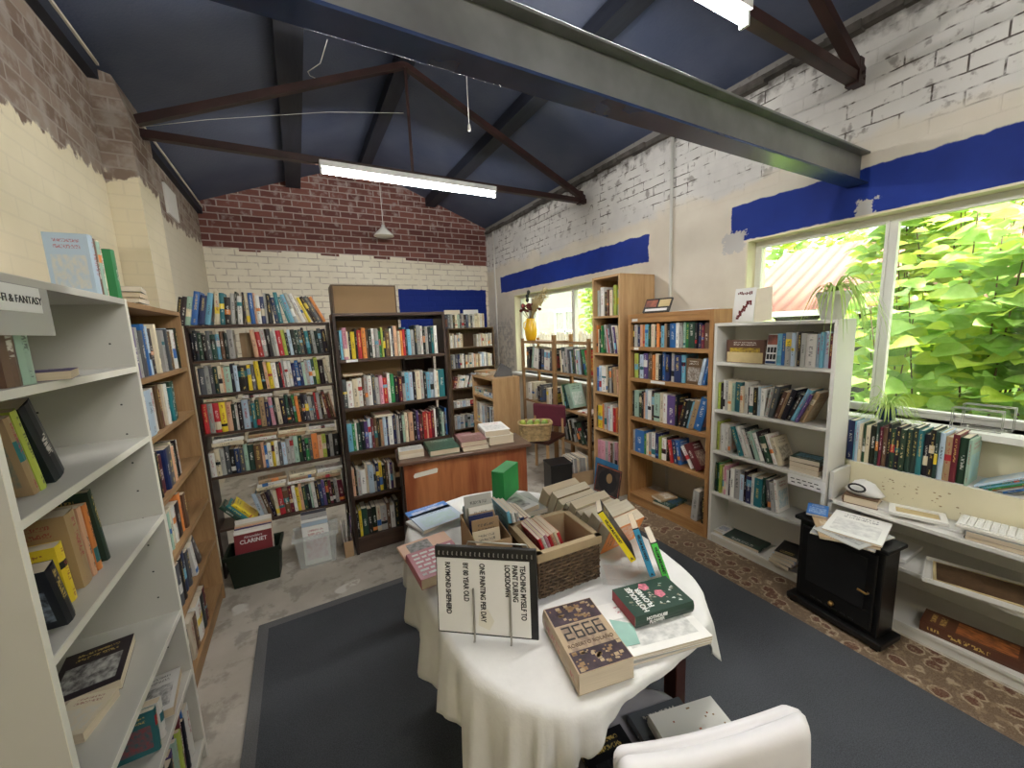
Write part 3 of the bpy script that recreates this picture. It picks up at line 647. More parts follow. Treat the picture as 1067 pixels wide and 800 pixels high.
# flat paperbacks lying over the rows
def flat_on(place, x, y, z, w, l, t, col, nm, ang=0.0, kind='paperback'):
    return flat_book(kind, f'{nm} {kind.replace("_"," ")} lying flat {place}', (x, y), z, ang, w, l, t, col, parts=False, group=None)
for nm_r, z, spots in (('fourth', 1.001+.205, (.12, .33, .60)), ('fifth', .711+.195, (.125, .32, .50, .69)), ('sixth', .346+.206, (.33, .52, .70))):
    for i, u in enumerate(spots):
        for j in range(1 if nm_r == 'fourth' else 2 if nm_r == 'fifth' else 3):
            c, nm = (('e', 'cream'), ('w', 'white'), ('f', 'tan'))[(i+j) % 3]
            flat_book('paperback', f'{nm} paperback over the {nm_r} row of the black bookcase, heap {ordinal(i+1)} from left, {ordinal(j+1)} up', fb.w(u+.006*j, .085, 0)[:2], z+.0245*j, R(90+3*j-2*i), .11, .17, .024, c, parts=False)
t = thing('cardboard_box', 'tan cardboard box filling the gap in the second row of the black bookcase', 'box', tuple(fb.w(.262, .12, 1.4765)))
MB().box((0, 0, 0), (.10, .07, .165), 'card').build('box_body', t, .002); MB().box((.03, -.0008, 0), (.055, -.0001, .165), 'liner').build('packing_tape', t)

# tall case turned back to front behind the brown bookcase, with its tan hardboard back showing
t = thing('bookcase', 'tall bookcase turned round so its tan hardboard back shows behind the brown bookcase', 'bookcase', (.245, 3.12, 0))
MB().box((0, 0, 0), (.018, .24, 1.965), 'walnut').build('side_panel', t, .001); MB().box((.442, 0, 0), (.46, .24, 1.965), 'walnut').build('side_panel', t, .001)
MB().box((.018, 0, 1.947), (.442, .24, 1.965), 'walnut').build('top_panel', t, .001); MB().box((.012, -.004, .02), (.448, 0, 1.953), 'hardboard').build('back_panel', t)
for z in (.1, .45, .8, 1.15, 1.5): MB().box((.018, .004, z-.016), (.442, .238, z), 'walnut').build('shelf', t)
t = thing('bookcase', 'low dark bookcase standing behind the right half of the brown bookcase', 'bookcase', (.715, 3.12, 0))
for x in (0, .235): MB().box((x, 0, 0), (x+.018, .24, 1.40), 'dark').build('side_panel', t, .001)
MB().box((.018, 0, 1.382), (.235, .24, 1.40), 'white_edge').build('top_panel', t, .001); MB().box((.01, .236, .02), (.243, .24, 1.38), 'dark').build('back_panel', t)
for z in (.3, .7, 1.05): MB().box((.018, .004, z-.016), (.235, .234, z), 'dark_h').build('shelf', t)

# brown bookcase
fr_ = Fr(.213, 2.86, 0); P = 'row of the brown bookcase'
t = bookcase('bookcase', 'dark brown open-backed bookcase of hardbacks behind the desk', fr_, .785, 1.745, .235, [1.43, 1.09, .775, .44, .125], ('dark', 'dark_h', 'dark'), .02, None, .10)
MB().box((.02, .2, 1.70), (.765, .215, 1.727), 'dark').build('back_rail', t)
MB().box((.06, -.0015, 1.412), (.135, .0018, 1.43), 'paper').build('shelf_label', t)
def r(n, *a, **k): return row(fr_, f'{n} {P}', *a, kind='hardback', hard=True, **k)
r('top', .022, .72, 1.431, .205, .14, "k1 c1.2 p2 e1 k1 y2 k1 r2 o2 z1.2 k2 w1.5 s2 g1.3 l1 k1 z2.6 w1 a1 h2 e1.4 o1.2 r1.5 k1 c2 s2 k1.5 s2 w1.6 k1.5 s1.5 k2 t1.4 w2")
r('second', .022, .76, 1.091, .205, .14, "a2 w3 e2.4 w2 z1.2 s1.4 w2 a1.5 s2 p2 r2.4 w1.4 g2 k2 m2 s1.5 c2 i2 k1.4 e2.4 s2 k1.5 c2 i2 w1.5 e1.3 t4")
r('third', .022, .76, .776, .215, .145, "c3 g1.5 w1 d2 k2 u2 i1.6 m1.4 z2 k1.5 f2 i2 n1 w2.6 n2 s2 k2 q1.4 e2 z1 h3 k2 u1.4 m2 k1 r2 h1 r2 m2 w1.3 k2 d1.5 q1.6 k1 b1.2")
r('fourth', .022, .32, .441, .205, .14, "h1.4 k1 s2 w3 e1.4 i3 s1.4 n2 y2 k2 z1.4 w1 u1.6 e1")
r('bottom', .022, .33, .126, .20, .14, "k1 y1.2 d2 k2 k2 e1.5 s2.4 z1.6 w2 k2")
for x, c, nm in ((.315, 'f', 'tan'), (.49, 'e', 'cream')):
    flat_on('across the books on the second shelf of the brown bookcase' if c == 'f' else 'on top of the third row in the brown bookcase', x, 2.95, 1.312 if c == 'f' else .998, .13, .08 if c == 'f' else .17, .016, c, nm, 0, 'hardback')
b = MB(); b.box((-.10, 0, 0), (.10, .012, .10), 'cream_paper'); b.box((-.085, -.02, .02), (-.075, .0, .028), 'hardboard')
o = tag(b.build('wooden_bracket'), 'pale board leaning behind the open top of the brown bookcase', 'board'); o.location = (.80, 3.2, 1.402)
for x, c, nm in ((.715, 't', 'teal'), (.74, 'c', 'light blue'), (.93, 'i', 'pale blue')):
    book('slim_book', f'{nm} slim book upright on the low dark bookcase, seen through the brown bookcase', (x, 3.14, 1.4005), (0, 0, 0), .02, .15, .24, c)

# ------------------------------------------------------------------ brown pine bookcase on the left wall
fl = Fr(-.57, 1.80, PI/2); P = 'row of the left pine bookcase'
t = bookcase('bookcase', 'brown pine bookcase against the left wall between the white and black bookcases', fl, 1.045, 1.765, .25, [1.455, 1.205, .93, .665, .40, .10], ('pine_l', 'pine_lh', 'pine_l'), .022, 'pine_l', .08)
def r(n, *a, **k): return row(fl, f'{n} {P}', *a, **k)
r('top', .25, .99, 1.456, .215, .14, "k1 w1 u2 s2 a2 b2 i1 k1 k3 e1 k2 s2 k2 a1 i1 z2 w3 k2")
r('second', .25, .80, 1.206, .19, .14, "q2 w1.5 i4 w3 k1 z2 m2 e1 w2 k2 t2 d3")
r('third', .25, .72, .931, .19, .14, "a1 w2 k2 m3 n2 a3 h2 e1 d1 k1 w2")
r('fourth', .25, .66, .666, .19, .14, "k1 e2 w3 q1 e2 w2 k3 o2 z2")
r('fifth', .25, .80, .401, .19, .14, "k2 z2 a2 k2 w1 n2 a2 \\14 w2 s1 \\30 a2")
r('bottom', .25, .72, .101, .19, .14, "w2 k2 e2 z2 w3 k2 m2")
for i, (c, nm) in enumerate((('w', 'white'), ('k', 'black'), ('e', 'cream'), ('a', 'charcoal'))):
    flat_book('paperback', f'{nm} paperback, {ordinal(i+1)} up in the pile on the left pine bookcase', (-.70+.004*i, 2.55-.01*i), 1.7655+.024*i, R(3*i), .12, .19, .0235, c, parts=False)

# ------------------------------------------------------------------ near white bookcase
fw = Fr(-.48, 1.003, PI/2)
t = bookcase('bookcase', 'tall off-white bookcase on the left with a science fiction sign hung from its top', fw, .735, 1.745, .30, [1.525, 1.287, 1.004, .632, .385, .085], ('grey_lam', 'grey_lam', 'grey_lam'), .018, 'grey_lam', .07, bev=.001)
for z in (1.525, 1.287, 1.004, .632, .385, .085): MB().box((.018, -.0008, z-.018), (.717, .002, z), 'white_edge').build('edge_strip', t)
for x in (0, .717): MB().box((x, -.0012, 0), (x+.018, 0, 1.745), 'white_edge').build('edge_strip', t)
b = MB()
for u in (.7168,):
    for v in (.05, .24):
        for k in range(12): b.box((u-.0002, v, .5+k*.1), (u+.0002, v+.005, .505+k*.1), 'ink')
b.build('peg_hole', t)
P = 'row of the near white bookcase'
def nw(lab, u, z, t_, d, h, c, lean=0.0, v=.015, kind='paperback', acc=None):
    M = fw.M @ Matrix.Rotation(R(lean), 3, 'Y'); zz = z+.0006+(t_*math.sin(R(lean)) if lean > 0 else 0)
    uu = u+(t_*(1-math.cos(R(lean))) if lean > 0 else 0)
    return book(kind, lab, fw.w(uu, v, zz), M, t_, d, h, c, acc, False, True)
row(fw, 'top of the near white bookcase', .625, .733, 1.745, .175, .10, "i3 z2.6 q2 e2", parts=True, v0=.02, hv=.05)
nw('thick brown paperback at the open end of the first white shelf', .10, 1.525, .05, .12, .17, 'z')
nw('pale green paperback with glossy spine beside the brown one on the first white shelf', .152, 1.525, .045, .13, .17, 'q')
flat_book('paperback', 'small dark purple paperback lying flat on the first white shelf', (-.535, 1.315), 1.5258, R(15), .11, .16, .02, 'u')
nw('tan paperback leaning at the near end of the second white shelf', .185, 1.287, .022, .12, .18, 'f', -14, .05)
nw('lime yellow paperback leaning beside the thick black book', .212, 1.287, .022, .12, .19, 'l', -14, .05)
nw('thick black paperback leaning on the second white shelf', .268, 1.287, .05, .135, .20, 'k', -22, .05)
nw('dark paperback slumped at the near end of the third white shelf', .13, 1.004, .035, .13, .15, 'k', -14, .02, acc='i')
nw('yellow spined paperback on the third white shelf', .225, 1.004, .03, .11, .15, 'y', -6, .05)
nw('brown paperback with a parchment cover on the third white shelf', .29, 1.004, .045, .14, .20, 'f', -6, .05, acc='z')
nw('white and orange paperback beside the parchment book', .343, 1.004, .02, .13, .195, 'h', -5, .05)
nw('orange spined paperback on the third white shelf', .371, 1.004, .022, .13, .19, 'o', -5, .05)
nw('large green illustrated paperback leaning on the third white shelf', .425, 1.004, .02, .15, .215, 'd', -9, .05, kind='large_paperback', acc='q')
flat_book('paperback', 'black and white patterned paperback lying on the fourth white shelf', (-.63, 1.49), .6326, R(8), .15, .215, .03, 'k', 'w')
flat_book('paperback', 'cream paperback lying face down at the edge of the fourth white shelf', (-.60, 1.315), .6326, R(-12), .10, .13, .026, 'e', 'w')
flat_book('paperback', 'white paperback with black silhouettes lying on the fifth white shelf', (-.56, 1.612), .3856, R(6), .13, .19, .03, 'w', 'k')
nw('teal paperback standing at the near part of the fifth white shelf', .40, .385, .018, .11, .13, 't', 5)
nw('white paperback beside the teal one on the fifth white shelf', .44, .385, .028, .11, .12, 'w', 3)
row(fw, 'bottom shelf of the near white bookcase', .35, .70, .0856, .21, .14, "/6 n2 a2 k2 u2 q1 u1 l1 m1.6 /2 k1 b1 w3", parts=True)
# hanging genre sign in a plastic sleeve
book('hardback', 'green hardback standing at the near end of the left pine bookcase top', (-.60, 2.10, 1.7655), (0, 0, R(90)), .04, .12, .2, 'g', 'g', True, True)
t = thing('shelf_sign', 'plastic sleeve with a white science fiction and fantasy sign hanging from the near white bookcase', 'sign', (-.474, 1.16, 1.69))
MB().box((0, -.135, -.065), (.0006, .095, .036), 'sleeve').build('plastic_sleeve', t)
MB().box((.0008, -.125, -.018), (.0014, .062, .034), 'paper').build('paper_sign', t)
lettering(t, 'SCI-FI & FANTASY', .0215, 'ink', frame_m((.0017, -.020, .006), (0, 1, 0), (0, 0, 1)), .98)
tag(MB().tube([(-.66, 1.08, 1.748), (-.62, 1.2, 1.749), (-.66, 1.28, 1.75), (-.60, 1.34, 1.749)], .0022, 'wire', 6).build('bent_wire'), 'bent wire lying on top of the near white bookcase', 'wire')

# ------------------------------------------------------------------ tall narrow oak bookcase
ft = Fr(2.48, 2.885, -PI/2); P = 'row of the tall narrow bookcase'
t = bookcase('bookcase', 'tall narrow light oak bookcase of picture books by the far window', ft, .36, 2.03, .43, [1.675, 1.33, .96, .595, .235], ('oak', 'oak_h', 'oak'), .02, 'oak', .05)
def r(n, *a, **k): return row(ft, f'{n} {P}', *a, kind='large_paperback', v0=.02, **k)
r('top', .03, .335, 1.676, .245, .18, "q1.3 s1.4 w2.6 k2 z1 _1 e2 k1 l2 i2")
r('second', .025, .335, 1.331, .25, .18, "o1.2 e1 d2 g1.3 \\9 s2 r1.2 i2 a2 w1.5 u1.5 e2.6")
r('third', .022, .335, .961, .255, .19, "b2 i2 w3.4 e1.4 k1 s2 k1 \\4 f2.4 h2")
r('fourth', .022, .335, .596, .24, .18, "k1 y3 o1.3 s2 p1.4 i1.4 w2 r2 o1.2 u2")
r('fifth', .022, .335, .236, .25, .18, "p2 p3 s2 p2 z1.3 s1.4 p2 f1.6")

# ------------------------------------------------------------------ wide pine bookcase
fp = Fr(2.48, 2.432, -PI/2); P = 'row of the wide pine bookcase'
t = bookcase('bookcase', 'wide orange pine bookcase half filled with books beside the tall narrow one', fp, .782, 1.672, .21, [1.40, 1.135, .793, .482, .09], ('pine', 'pine_h', 'pine'), .03, None, .0)
MB().box((.03, .004, 1.60), (.752, .022, 1.642), 'pine_h').build('front_rail', t, .002); MB().box((.03, .002, .0), (.752, .018, .072), 'pine_h').build('plinth', t, .002)
MB().box((.03, .205, .95), (.752, .209, 1.66), 'pine').build('back_panel', t)
for z, u, l in ((1.62, .045, .06), (1.383, .07, .05), (1.118, .25, .14)): MB().box((u, .0005 if z < 1.6 else .0025, z-.008), (u+l, .0025 if z < 1.6 else .004, z+.014), 'paper').build('shelf_label', t)
def r(n, *a, **k): return row(fp, f'{n} {P}', *a, kind='hardback', hard=True, **k)
r('top', .035, .748, 1.401, .18, .14, "k1 s2 n2 h1.4 o1.2 c2 d1.4 k1 e2 k1 o1.3 k1.3 c2 f1 k2 b3 w2 s1.5 q1.3 g2 d3 k1 n2 m1.3 z2 k1")
r('second', .06, .55, 1.136, .215, .14, "l2.2 k1 i2 u2 a1.4 z1.2 o1.3 e2 k1.3 b1.4 n2 _1 s1.4 n3.2 c2")
r('second', .70-.06, .748, 1.136, .19, .13, "r2 /12 i2 b2", first=15)
o = book('hardback', 'face-out hardback with a portrait cover on the second shelf of the wide pine bookcase', (0, 0, 0), (0, 0, 0), .02, .125, .19, 'z', 'w', True, False)
o.rotation_euler = (0, 0, R(90)+.02); o.location = fp.w(.557, .035, 1.1365); o.rotation_euler = (0, 0, PI/2*2-.0); o.location = fp.w(.560, .045, 1.1365)
r('third', .035, .748, .794, .235, .16, "k1 q3 d2.4 k1 h1 i1.4 w2 k1.4 q3 e2 w2 u4 k1 /14 k2 k2 c1 f2 b3.6")
r('fourth', .04, .735, .483, .2, .14, "s1.4 b4 g1 e1.4 s1.3 w2 n1.4 l1 w2 k1 \\9 r1.2 n1.6 b1.3 \\32 w2 m2.6")
flat_book('large_paperback', 'dark green book lying flat on the bottom shelf of the wide pine bookcase', (2.60, 2.07), .0905, R(95), .16, .24, .02, 'd', parts=False)
flat_book('large_paperback', 'tan book on the dark green one at the bottom of the wide pine bookcase', (2.595, 2.12), .1112, R(80), .12, .17, .018, 'f', parts=False)
o = book('large_paperback', 'large grey book leaning upright at the right of the pine bottom shelf', fp.w(.632, .02, .0906), fp.M @ Matrix.Rotation(R(5), 3, 'Y'), .05, .17, .24, 's', 'k'); o.location.z += .05*math.sin(R(5))
book('large_paperback', 'black book beside the large grey one at the pine bottom shelf', fp.w(.716, .03, .0906), fp.M, .03, .15, .2, 'k')
t = thing('picture_book', 'dark picture book with a photographed cover propped flat on the wide pine bookcase', 'book', (2.60, 2.25, 1.681), R(-82))
M = Matrix.Rotation(R(-62), 4, 'X')
MB().box((-.12, -.001, 0), (.12, .014, .13), 'ink').build('cover', t).rotation_euler = (R(-30), 0, 0)
b = MB(); b.box((-.112, -.0022, .05), (-.005, -.0012, .115), 'album_dark').box((.012, -.0022, .05), (.112, -.0022+.001, .115), 'flower_b').box((-.1, -.0022, .012), (.1, -.0012, .034), 'paper')
b.build('cover_picture', t).rotation_euler = (R(-30), 0, 0)
tag(MB().box((2.56, 1.72, 1.6726), (2.64, 1.98, 1.682), 'paper').build('paper_sheet'), 'white papers lying flat on the wide pine bookcase', 'paper')

# ------------------------------------------------------------------ white bookcase by the window
fx = Fr(2.48, 1.642, -PI/2); P = 'row of the white window bookcase'
t = bookcase('bookcase', 'white bookcase of large paperbacks standing in front of the near window', fx, .69, 1.575, .21, [1.312, .985, .69, .385, .065], ('white_lam', 'white_lam', 'white_lam'), .02, 'white_lam', .05)
MB().box((.50, -.0015, .612), (.688, -.0005, .678), 'paper').build('shelf_label', t)
b = MB(); 
for k in range(5): b.box((.52+k*.032, -.002, .628+.004*(k % 2)), (.52+k*.032+.018, -.0015, .634+.004*(k % 2)), 'ink'); b.box((.515+k*.03, -.002, .65), (.515+k*.03+.02, -.0015, .655), 'ink')
b.build('label_lettering', t)
def r(n, *a, **k): return row(fx, f'{n} {P}', *a, kind='large_paperback', **k)
r('top', .385, .668, 1.313, .195, .14, "c2 b1.6 s2.6 i1.3 w1 k1.3 s2 w3.6 i1.6 c1.3 i2 m1.3", parts=True, hv=.06)
o = book('large_paperback', 'landscape book with a brown and yellow cover facing out on the top white window shelf', fx.w(.07, .06, 1.3126), fx.M @ Matrix.Rotation(PI/2, 3, 'Z'), .03, .24, .15, 'z', 'y', parts=True); o.location = fx.w(.305, .04, 1.3126)
MB().box((.0301, .006, .004), (.0308, .234, .075), MAT['flower_b']).build('cover_picture', o)
MB().box((-.0008, .006, .004), (-.0001, .234, .07), 'flower_b').build('cover_picture', o)
t = thing('picture_book', 'red white and blue picture book facing out beside the landscape book', 'book', tuple(fx.w(.318, .03, 1.3160)), -PI/2)
MB().box((0, 0, 0), (.062, .02, .185), 'paper').build('cover', t, .001).rotation_euler = (R(-8), 0, 0)
b = MB(); b.box((.002, -.001, .12), (.06, -.0002, .18), 'album_dark'); b.box((.002, -.001, .004), (.06, -.0002, .02), 'blue_pot')
for i in range(3):
    for j in range(2): b.box((.006+i*.018, -.001, .03+j*.042), (.02+i*.018, -.0002, .062+j*.042), 'ink')
b.build('cover_picture', t).rotation_euler = (R(-8), 0, 0)
r('second', .028, .62, .986, .195, .14, "l1.3 k1.3 w1.2 s2.2 e2 q1.3 t3.4 e1.4 w2 k1 w2 k2 i1.3 w2 /9 s2 a2 /16 z2 f1.4 k2 /22 k2 c2 u1.2 f2", parts=True)
r('third', .028, .46, .691, .195, .14, "l1.2 e1.3 w2.4 w2 s1.4 \\20 t2 w2.4 w2 k1.3 q2 w2 k1.2 d2.4 w2 e2.4", parts=True)
for i, (c, nm) in enumerate((('e', 'cream'), ('z', 'brown'), ('d', 'dark green'))):
    flat_book('large_paperback', f'{nm} book, {ordinal(i+1)} up in the flat pile in the white window bookcase', (2.575, 1.07+.006*i), .6908+.0275*i, R(90+4*i-4), .15, .15-.01*i, .027, c)
r('fourth', .03, .45, .386, .205, .14, "d1.3 g1.2 l1.2 e1.2 p1.3 w1.2 k1 w2 s3 i2 k1 n2.4 w1.2 t3 d1.2 \\7 a1.4 s1.6 w1.4", parts=True)
flat_book('large_paperback', 'large dark green atlas lying on the bottom white window shelf', (2.578, 1.42), .0656, R(93), .24, .16, .018, 'd')
for i, (c, nm) in enumerate((('a', 'charcoal'), ('s', 'grey'), ('i', 'pale blue'), ('k', 'black'))):
    flat_book('paperback', f'{nm} paperback, {ordinal(i+1)} up in the bottom pile of the white window bookcase', (2.56, 1.15-.004*i), .0656+.0235*i, R(84+5*i), .12, .18, .023, c)
flat_book('paperback', 'white paperback lying at the left end of the bottom white window shelf', (2.57, 1.58), .0656, R(90), .07, .12, .02, 'w')

# things on top of the white window bookcase
t = thing('poster_card', 'white card with a dark red brush drawing leaning behind the white window bookcase', 'card', (2.78, 1.635, 1.576), R(-84))
MB().box((-.07, 0, 0), (.07, .003, .24), 'paper').build('card_board', t).rotation_euler = (R(-10), 0, 0)
b = MB(); q = random.Random(3)
for k in range(26):
    x = -.045+k*.0034; z = .03+.0042*k+q.uniform(-.02, .02); b.box((x, -.0008, z), (x+q.uniform(.006, .014), -.0001, z+q.uniform(.008, .03)), 'flower_a')
for k in range(9): b.box((-.05+k*.011, -.0008, .195+q.uniform(-.006, .006)), (-.042+k*.011, -.0001, .206+q.uniform(0, .01)), 'flower_a')
b.build('brush_drawing', t).rotation_euler = (R(-10), 0, 0)
t = thing('poster_card', 'pair of pale floral cards leaning by the window frame on the white bookcase', 'card', (2.80, 1.50, 1.576), R(-84))
MB().box((-.06, 0, 0), (.05, .003, .235), 'cream_paper').build('card_board', t).rotation_euler = (R(-12), R(-6), 0)

# ------------------------------------------------------------------ low stepped shelf unit under the near window
t = thing('shelf_unit', 'long low cream shelf unit built under the near window, stepped back at the top', 'shelf unit', (2.5, .945, 0), -PI/2)
Ln = 1.85
for z, v0 in ((.06, 0), (.345, .0), (.585, .0)): MB().box((0, v0, z-.02), (Ln, .40, z), 'white_lam').build('shelf', t, .002)
MB().box((0, .21, .742), (Ln, .432, .765), 'white_gloss').build('ledge', t, .002)
MB().box((0, .20, .586), (Ln, .21, .765), 'cream_gloss').build('stained_panel', t)
b = MB(); q = random.Random(5)
for k in range(30):
    a, zz, rr = .16+q.random()*.14, .62+q.random()*.1, q.uniform(.0012, .004)
    if k > 20: a = .35+q.random()*.16
    b.lathe([(rr, 0), (rr*.7, .0005)], (0, 0, 0), 'liner', 6); n = 12
    for i in range(len(b.v)-n, len(b.v)):
        x, y, z = b.v[i]; b.v[i] = (a+x*1.6, .1996-z, zz+y)
b.build('brown_stain', t)
MB().box((0, .40, 0), (Ln, .41, .742), 'white_lam').build('back_panel', t)
MB().box((0, .006, 0), (Ln, .02, .04), 'white_lam').build('plinth', t)
for u in (0, .93, Ln-.02): MB().box((u, .02, .0), (u+.02, .40, .04), 'white_lam').build('bearer', t)
MB().box((-.0, .0, .0), (.018, .40, .742), 'white_lam').build('side_panel', t)
fu = Fr(2.5, .945, -PI/2)
row(fu, 'ledge of the low window shelf unit', -.02, .455, .7655, .235, .16, "n3 c1.3 i1.2 e1.2 d1.3 e2 k2.6 d1.3 m1.2 z2 k1.4 d2 k2 d2 d2 d2 t2 k2.2 k2 d1.4 i2.2 f2.2 m2.2 d3 q1.2", 'hardback', v0=.215, hard=True, parts=True, hv=.09)
row(fu, 'sloping heap on the low window shelf unit', .46, .90, .7655, .22, .15, "/58 i2.4 t2 c1.4 g2.2 o1.2 s2 b2", 'large_paperback', v0=.215, parts=True)
def on_unit(u, v, z): return tuple(fu.w(u, v, z))
flat_book('hardback', 'thick cream edged hardback lying on the middle shelf under the window', on_unit(.118, .095, 0)[:2], .5855, R(-80), .14, .14, .045, 'z', 'k', True)
t = thing('plastic_bag', 'crumpled white bag with a black handle on top of the hardback under the window', 'bag', on_unit(.122, .095, .6325), R(-84))
b = MB().lathe([(.08, 0), (.088, .015), (.078, .035), (.062, .055), (.05, .075), (.024, .09), (.004, .094)], (0, 0, 0), 'paper', 22); q = random.Random(6)
for i in range(22, len(b.v)): x, y, z = b.v[i]; k = 1+q.uniform(-.13, .13); b.v[i] = (x*k, y*k, z*(1+q.uniform(-.12, .12)))
b.build('bag_body', t).scale = (.9, .5, .8)
MB().tube([(math.cos(a)*.034-.02, -.058, .045+math.sin(a)*.02) for a in [2*PI*k/14 for k in range(14)]], .005, 'blackp', 8, closed=True).build('bag_handle', t)
t = thing('framed_picture', 'small white picture frame lying on the middle shelf under the window', 'frame', on_unit(.33, .09, .60), R(-72))
b = MB()
for a, c in (((-.10, -.065, 0), (.10, -.04, .016)), ((-.10, .04, 0), (.10, .065, .016)), ((-.10, -.04, 0), (-.075, .04, .016)), ((.075, -.04, 0), (.10, .04, .016))): b.box(a, c, 'white_gloss')
b.build('frame_border', t, .002); MB().box((-.075, -.04, .002), (.075, .04, .008), 'flower_b').build('framed_print', t)
for i, (u, nm) in enumerate(((.252, 'white'), (.33, 'grey'), (.42, 'white'))):
    tag(MB().box((-.045, -.07, 0), (.045, .07, .012), 'paper' if i != 1 else 'sleeve').build('paper_stack', bevel=.001), f'{nm} stack of papers ' + ('beside the cream hardback', 'under the small picture frame', 'between the frame and the keyboard')[i] + ' on the middle window shelf', 'papers').location = on_unit(u, .10, .5855)
    bpy.context.view_layer.update()
t = thing('computer_keyboard', 'grey computer keyboard lying on papers on the middle window shelf', 'keyboard', on_unit(.665, .10, .628), R(-85))
MB().box((-.2, -.075, 0), (.2, .075, .016), 'white_edge').build('keyboard_body', t, .004)
b = MB()
for i in range(17):
    for j in range(5): b.box((-.19+i*.0222, -.066+j*.026, .016), (-.19+i*.0222+.019, -.066+j*.026+.022, .022), 'pot')
b.build('key', t)
for i, (c, nm) in enumerate((('k', 'black'), ('s', 'grey'))):
    flat_book('box_file', f'{nm} folder, {("lowest", "upper")[i]} of two flat under the keyboard', on_unit(.67, .10, 0)[:2], .5855+.0205*i, R(-87+2*i), .34, .16, .02, c, 'w', cat='folder')
t = thing('letter_tray', 'white tray tipped forward on the lower window shelf, holding a brown print', 'tray', on_unit(.57, .09, .352), R(-78))
b = MB(); b.box((-.19, -.12, 0), (.19, .12, .004), 'white_gloss').box((-.19, -.12, .004), (.19, -.116, .022), 'white_gloss').box((-.19, .116, .004), (.19, .12, .022), 'white_gloss').box((-.19, -.116, .004), (-.186, .116, .022), 'white_gloss').box((.186, -.116, .004), (.19, .116, .022), 'white_gloss')
b.build('tray_body', t)
t = thing('art_print', 'brown and gold print lying in the tipped white tray', 'print', on_unit(.57, .09, .3575), R(-76))
MB().box((-.16, -.10, 0), (.16, .10, .012), 'flower_b').build('print_sheet', t)
MB().box((-.15, -.09, .012), (.15, .09, .0126), MAT['walnut']).build('printed_picture', t)
flat_book('hardback', 'long brown bound book with gilt bands on the lowest window shelf', on_unit(.56, .09, 0)[:2], .0606, R(5), .13, .33, .05, (.10, .035, .018), 'o', True)
flat_book('hardback', 'brown bound book lying beyond the long one on the lowest window shelf', on_unit(.82, .09, 0)[:2], .0606, R(3), .13, .16, .05, (.12, .045, .02), 'o', True)
tag(MB().box((-.12, -.1, 0), (.12, .1, .02), 'paper').build('paper_stack', bevel=.002), 'white papers on the lower shelf beside the black heater', 'papers').location = on_unit(.22, .17, .3455)

# sill things
for i, (y, x, w, h) in enumerate(((.525, 2.915, .165, .105), (.50, 2.975, .165, .12))):
    t = thing('letter_rack', ('lower wire letter rack on the window sill', 'taller wire letter rack behind the lower one on the window sill')[i], 'letter rack', (x, y, 1.0005))
    for s in (-.018, .018):
        MB().tube([(s, -w/2, .004), (s, -w/2, h), (s, w/2, h), (s, w/2, .004)], .0028, 'wire', 8, closed=True).build('wire_loop', t)
    b = MB()
    for yy in (-w/2+.02, w/2-.02): b.tube([(-.018, yy, .004), (.018, yy, .004)], .0025, 'wire', 6)
    b.build('cross_wire', t)
def spider(label, loc, n, L, potprof, potmat, seed, up=.6, wide=.0065, lean=(0, 0), low=-9, xmax=9):
    q = random.Random(seed); t = thing('spider_plant', label, 'plant', loc)
    p = MB().lathe(potprof, (0, 0, 0), potmat, 28).build('pot', t); zt = potprof[-1][1]
    MB().lathe([(potprof[-1][0]*.86, 0), (.002, .004)], (0, 0, zt-.012), 'black', 16).build('soil', t)
    b = MB(); mi = b.m('leaf_in')
    for k in range(n):
        a = q.uniform(0, 2*PI); l = L*q.uniform(.55, 1.1)*(1+lean[0]*math.cos(a-lean[1])); rise = q.uniform(.25, up); d = Vector((math.cos(a), math.sin(a), 0)); s = Vector((-d.y, d.x, 0)); k0 = len(b.v); m = 8
        for i in range(m+1):
            u = i/m; r_ = l*(.75*u); z = zt+l*(rise*2.2*u-(rise*1.6+.95)*u*u); z = max(z, low)
            w = wide*(math.sin(PI*min(1, u*.8+.2))*.9+.1)*(1-u*.55)
            c = Vector((0, 0, z))+d*(r_*.8+.008); c.x = min(c.x, xmax); b.v += [tuple(c-s*w+Vector((0, 0, .002))), tuple(c-Vector((0, 0, 0))), tuple(c+s*w+Vector((0, 0, .002)))]
        for i in range(m):
            for j in range(2): o = k0+i*3+j; b.face((o, o+1, o+4, o+3), mi, True)
    b.build('foliage', t); return t
spider('spider plant in a white pot trailing over the corner of the white window bookcase', (2.585, 1.025, 1.576), 62, .30, [(.046, 0), (.052, .004), (.072, .12), (.078, .125), (.078, .148)], 'pot', 4, .55, .0068, (.55, R(-110)))
spider('thin leaved spider plant in a dark blue pot on the window sill', (2.87, .845, 1.0), 70, .26, [(.03, 0), (.034, .003), (.042, .05), (.044, .07)], 'blue_pot', 9, .9, .0032, (0, 0), .012, .15)

# ------------------------------------------------------------------ electric stove
t = thing('electric_stove', 'small black electric stove standing in front of the low window shelves', 'heater', (2.272, .81, .0075), R(-97))
MB().box((-.215, -.01, .012), (.215, .165, .045), 'black').build('plinth', t, .006)
for x in (-.20, .17):
    for y in (0, .12): MB().box((x, y, 0), (x+.03, y+.03, .012), 'black').build('foot', t)
MB().box((-.185, .02, .045), (.185, .155, .49), 'black').build('stove_body', t, .008)
MB().box((-.205, .0, .49), (.205, .165, .512), 'black').build('top_plate', t, .007)
d = MB().box((-.165, .004, .075), (.165, .0195, .47), 'black').build('door', t, .006)
b = MB(); b.box((-.13, .0, .17), (.13, .0038, .44), 'blackp'); b.build('door_window', d, .002)
MB().lathe([(.012, 0), (.012, .012), (.006, .02)], (0, 0, 0), 'brass', 14).build('door_badge', d).matrix_local = frame_m((-.0, .003, .115), (1, 0, 0), (0, 0, 1))
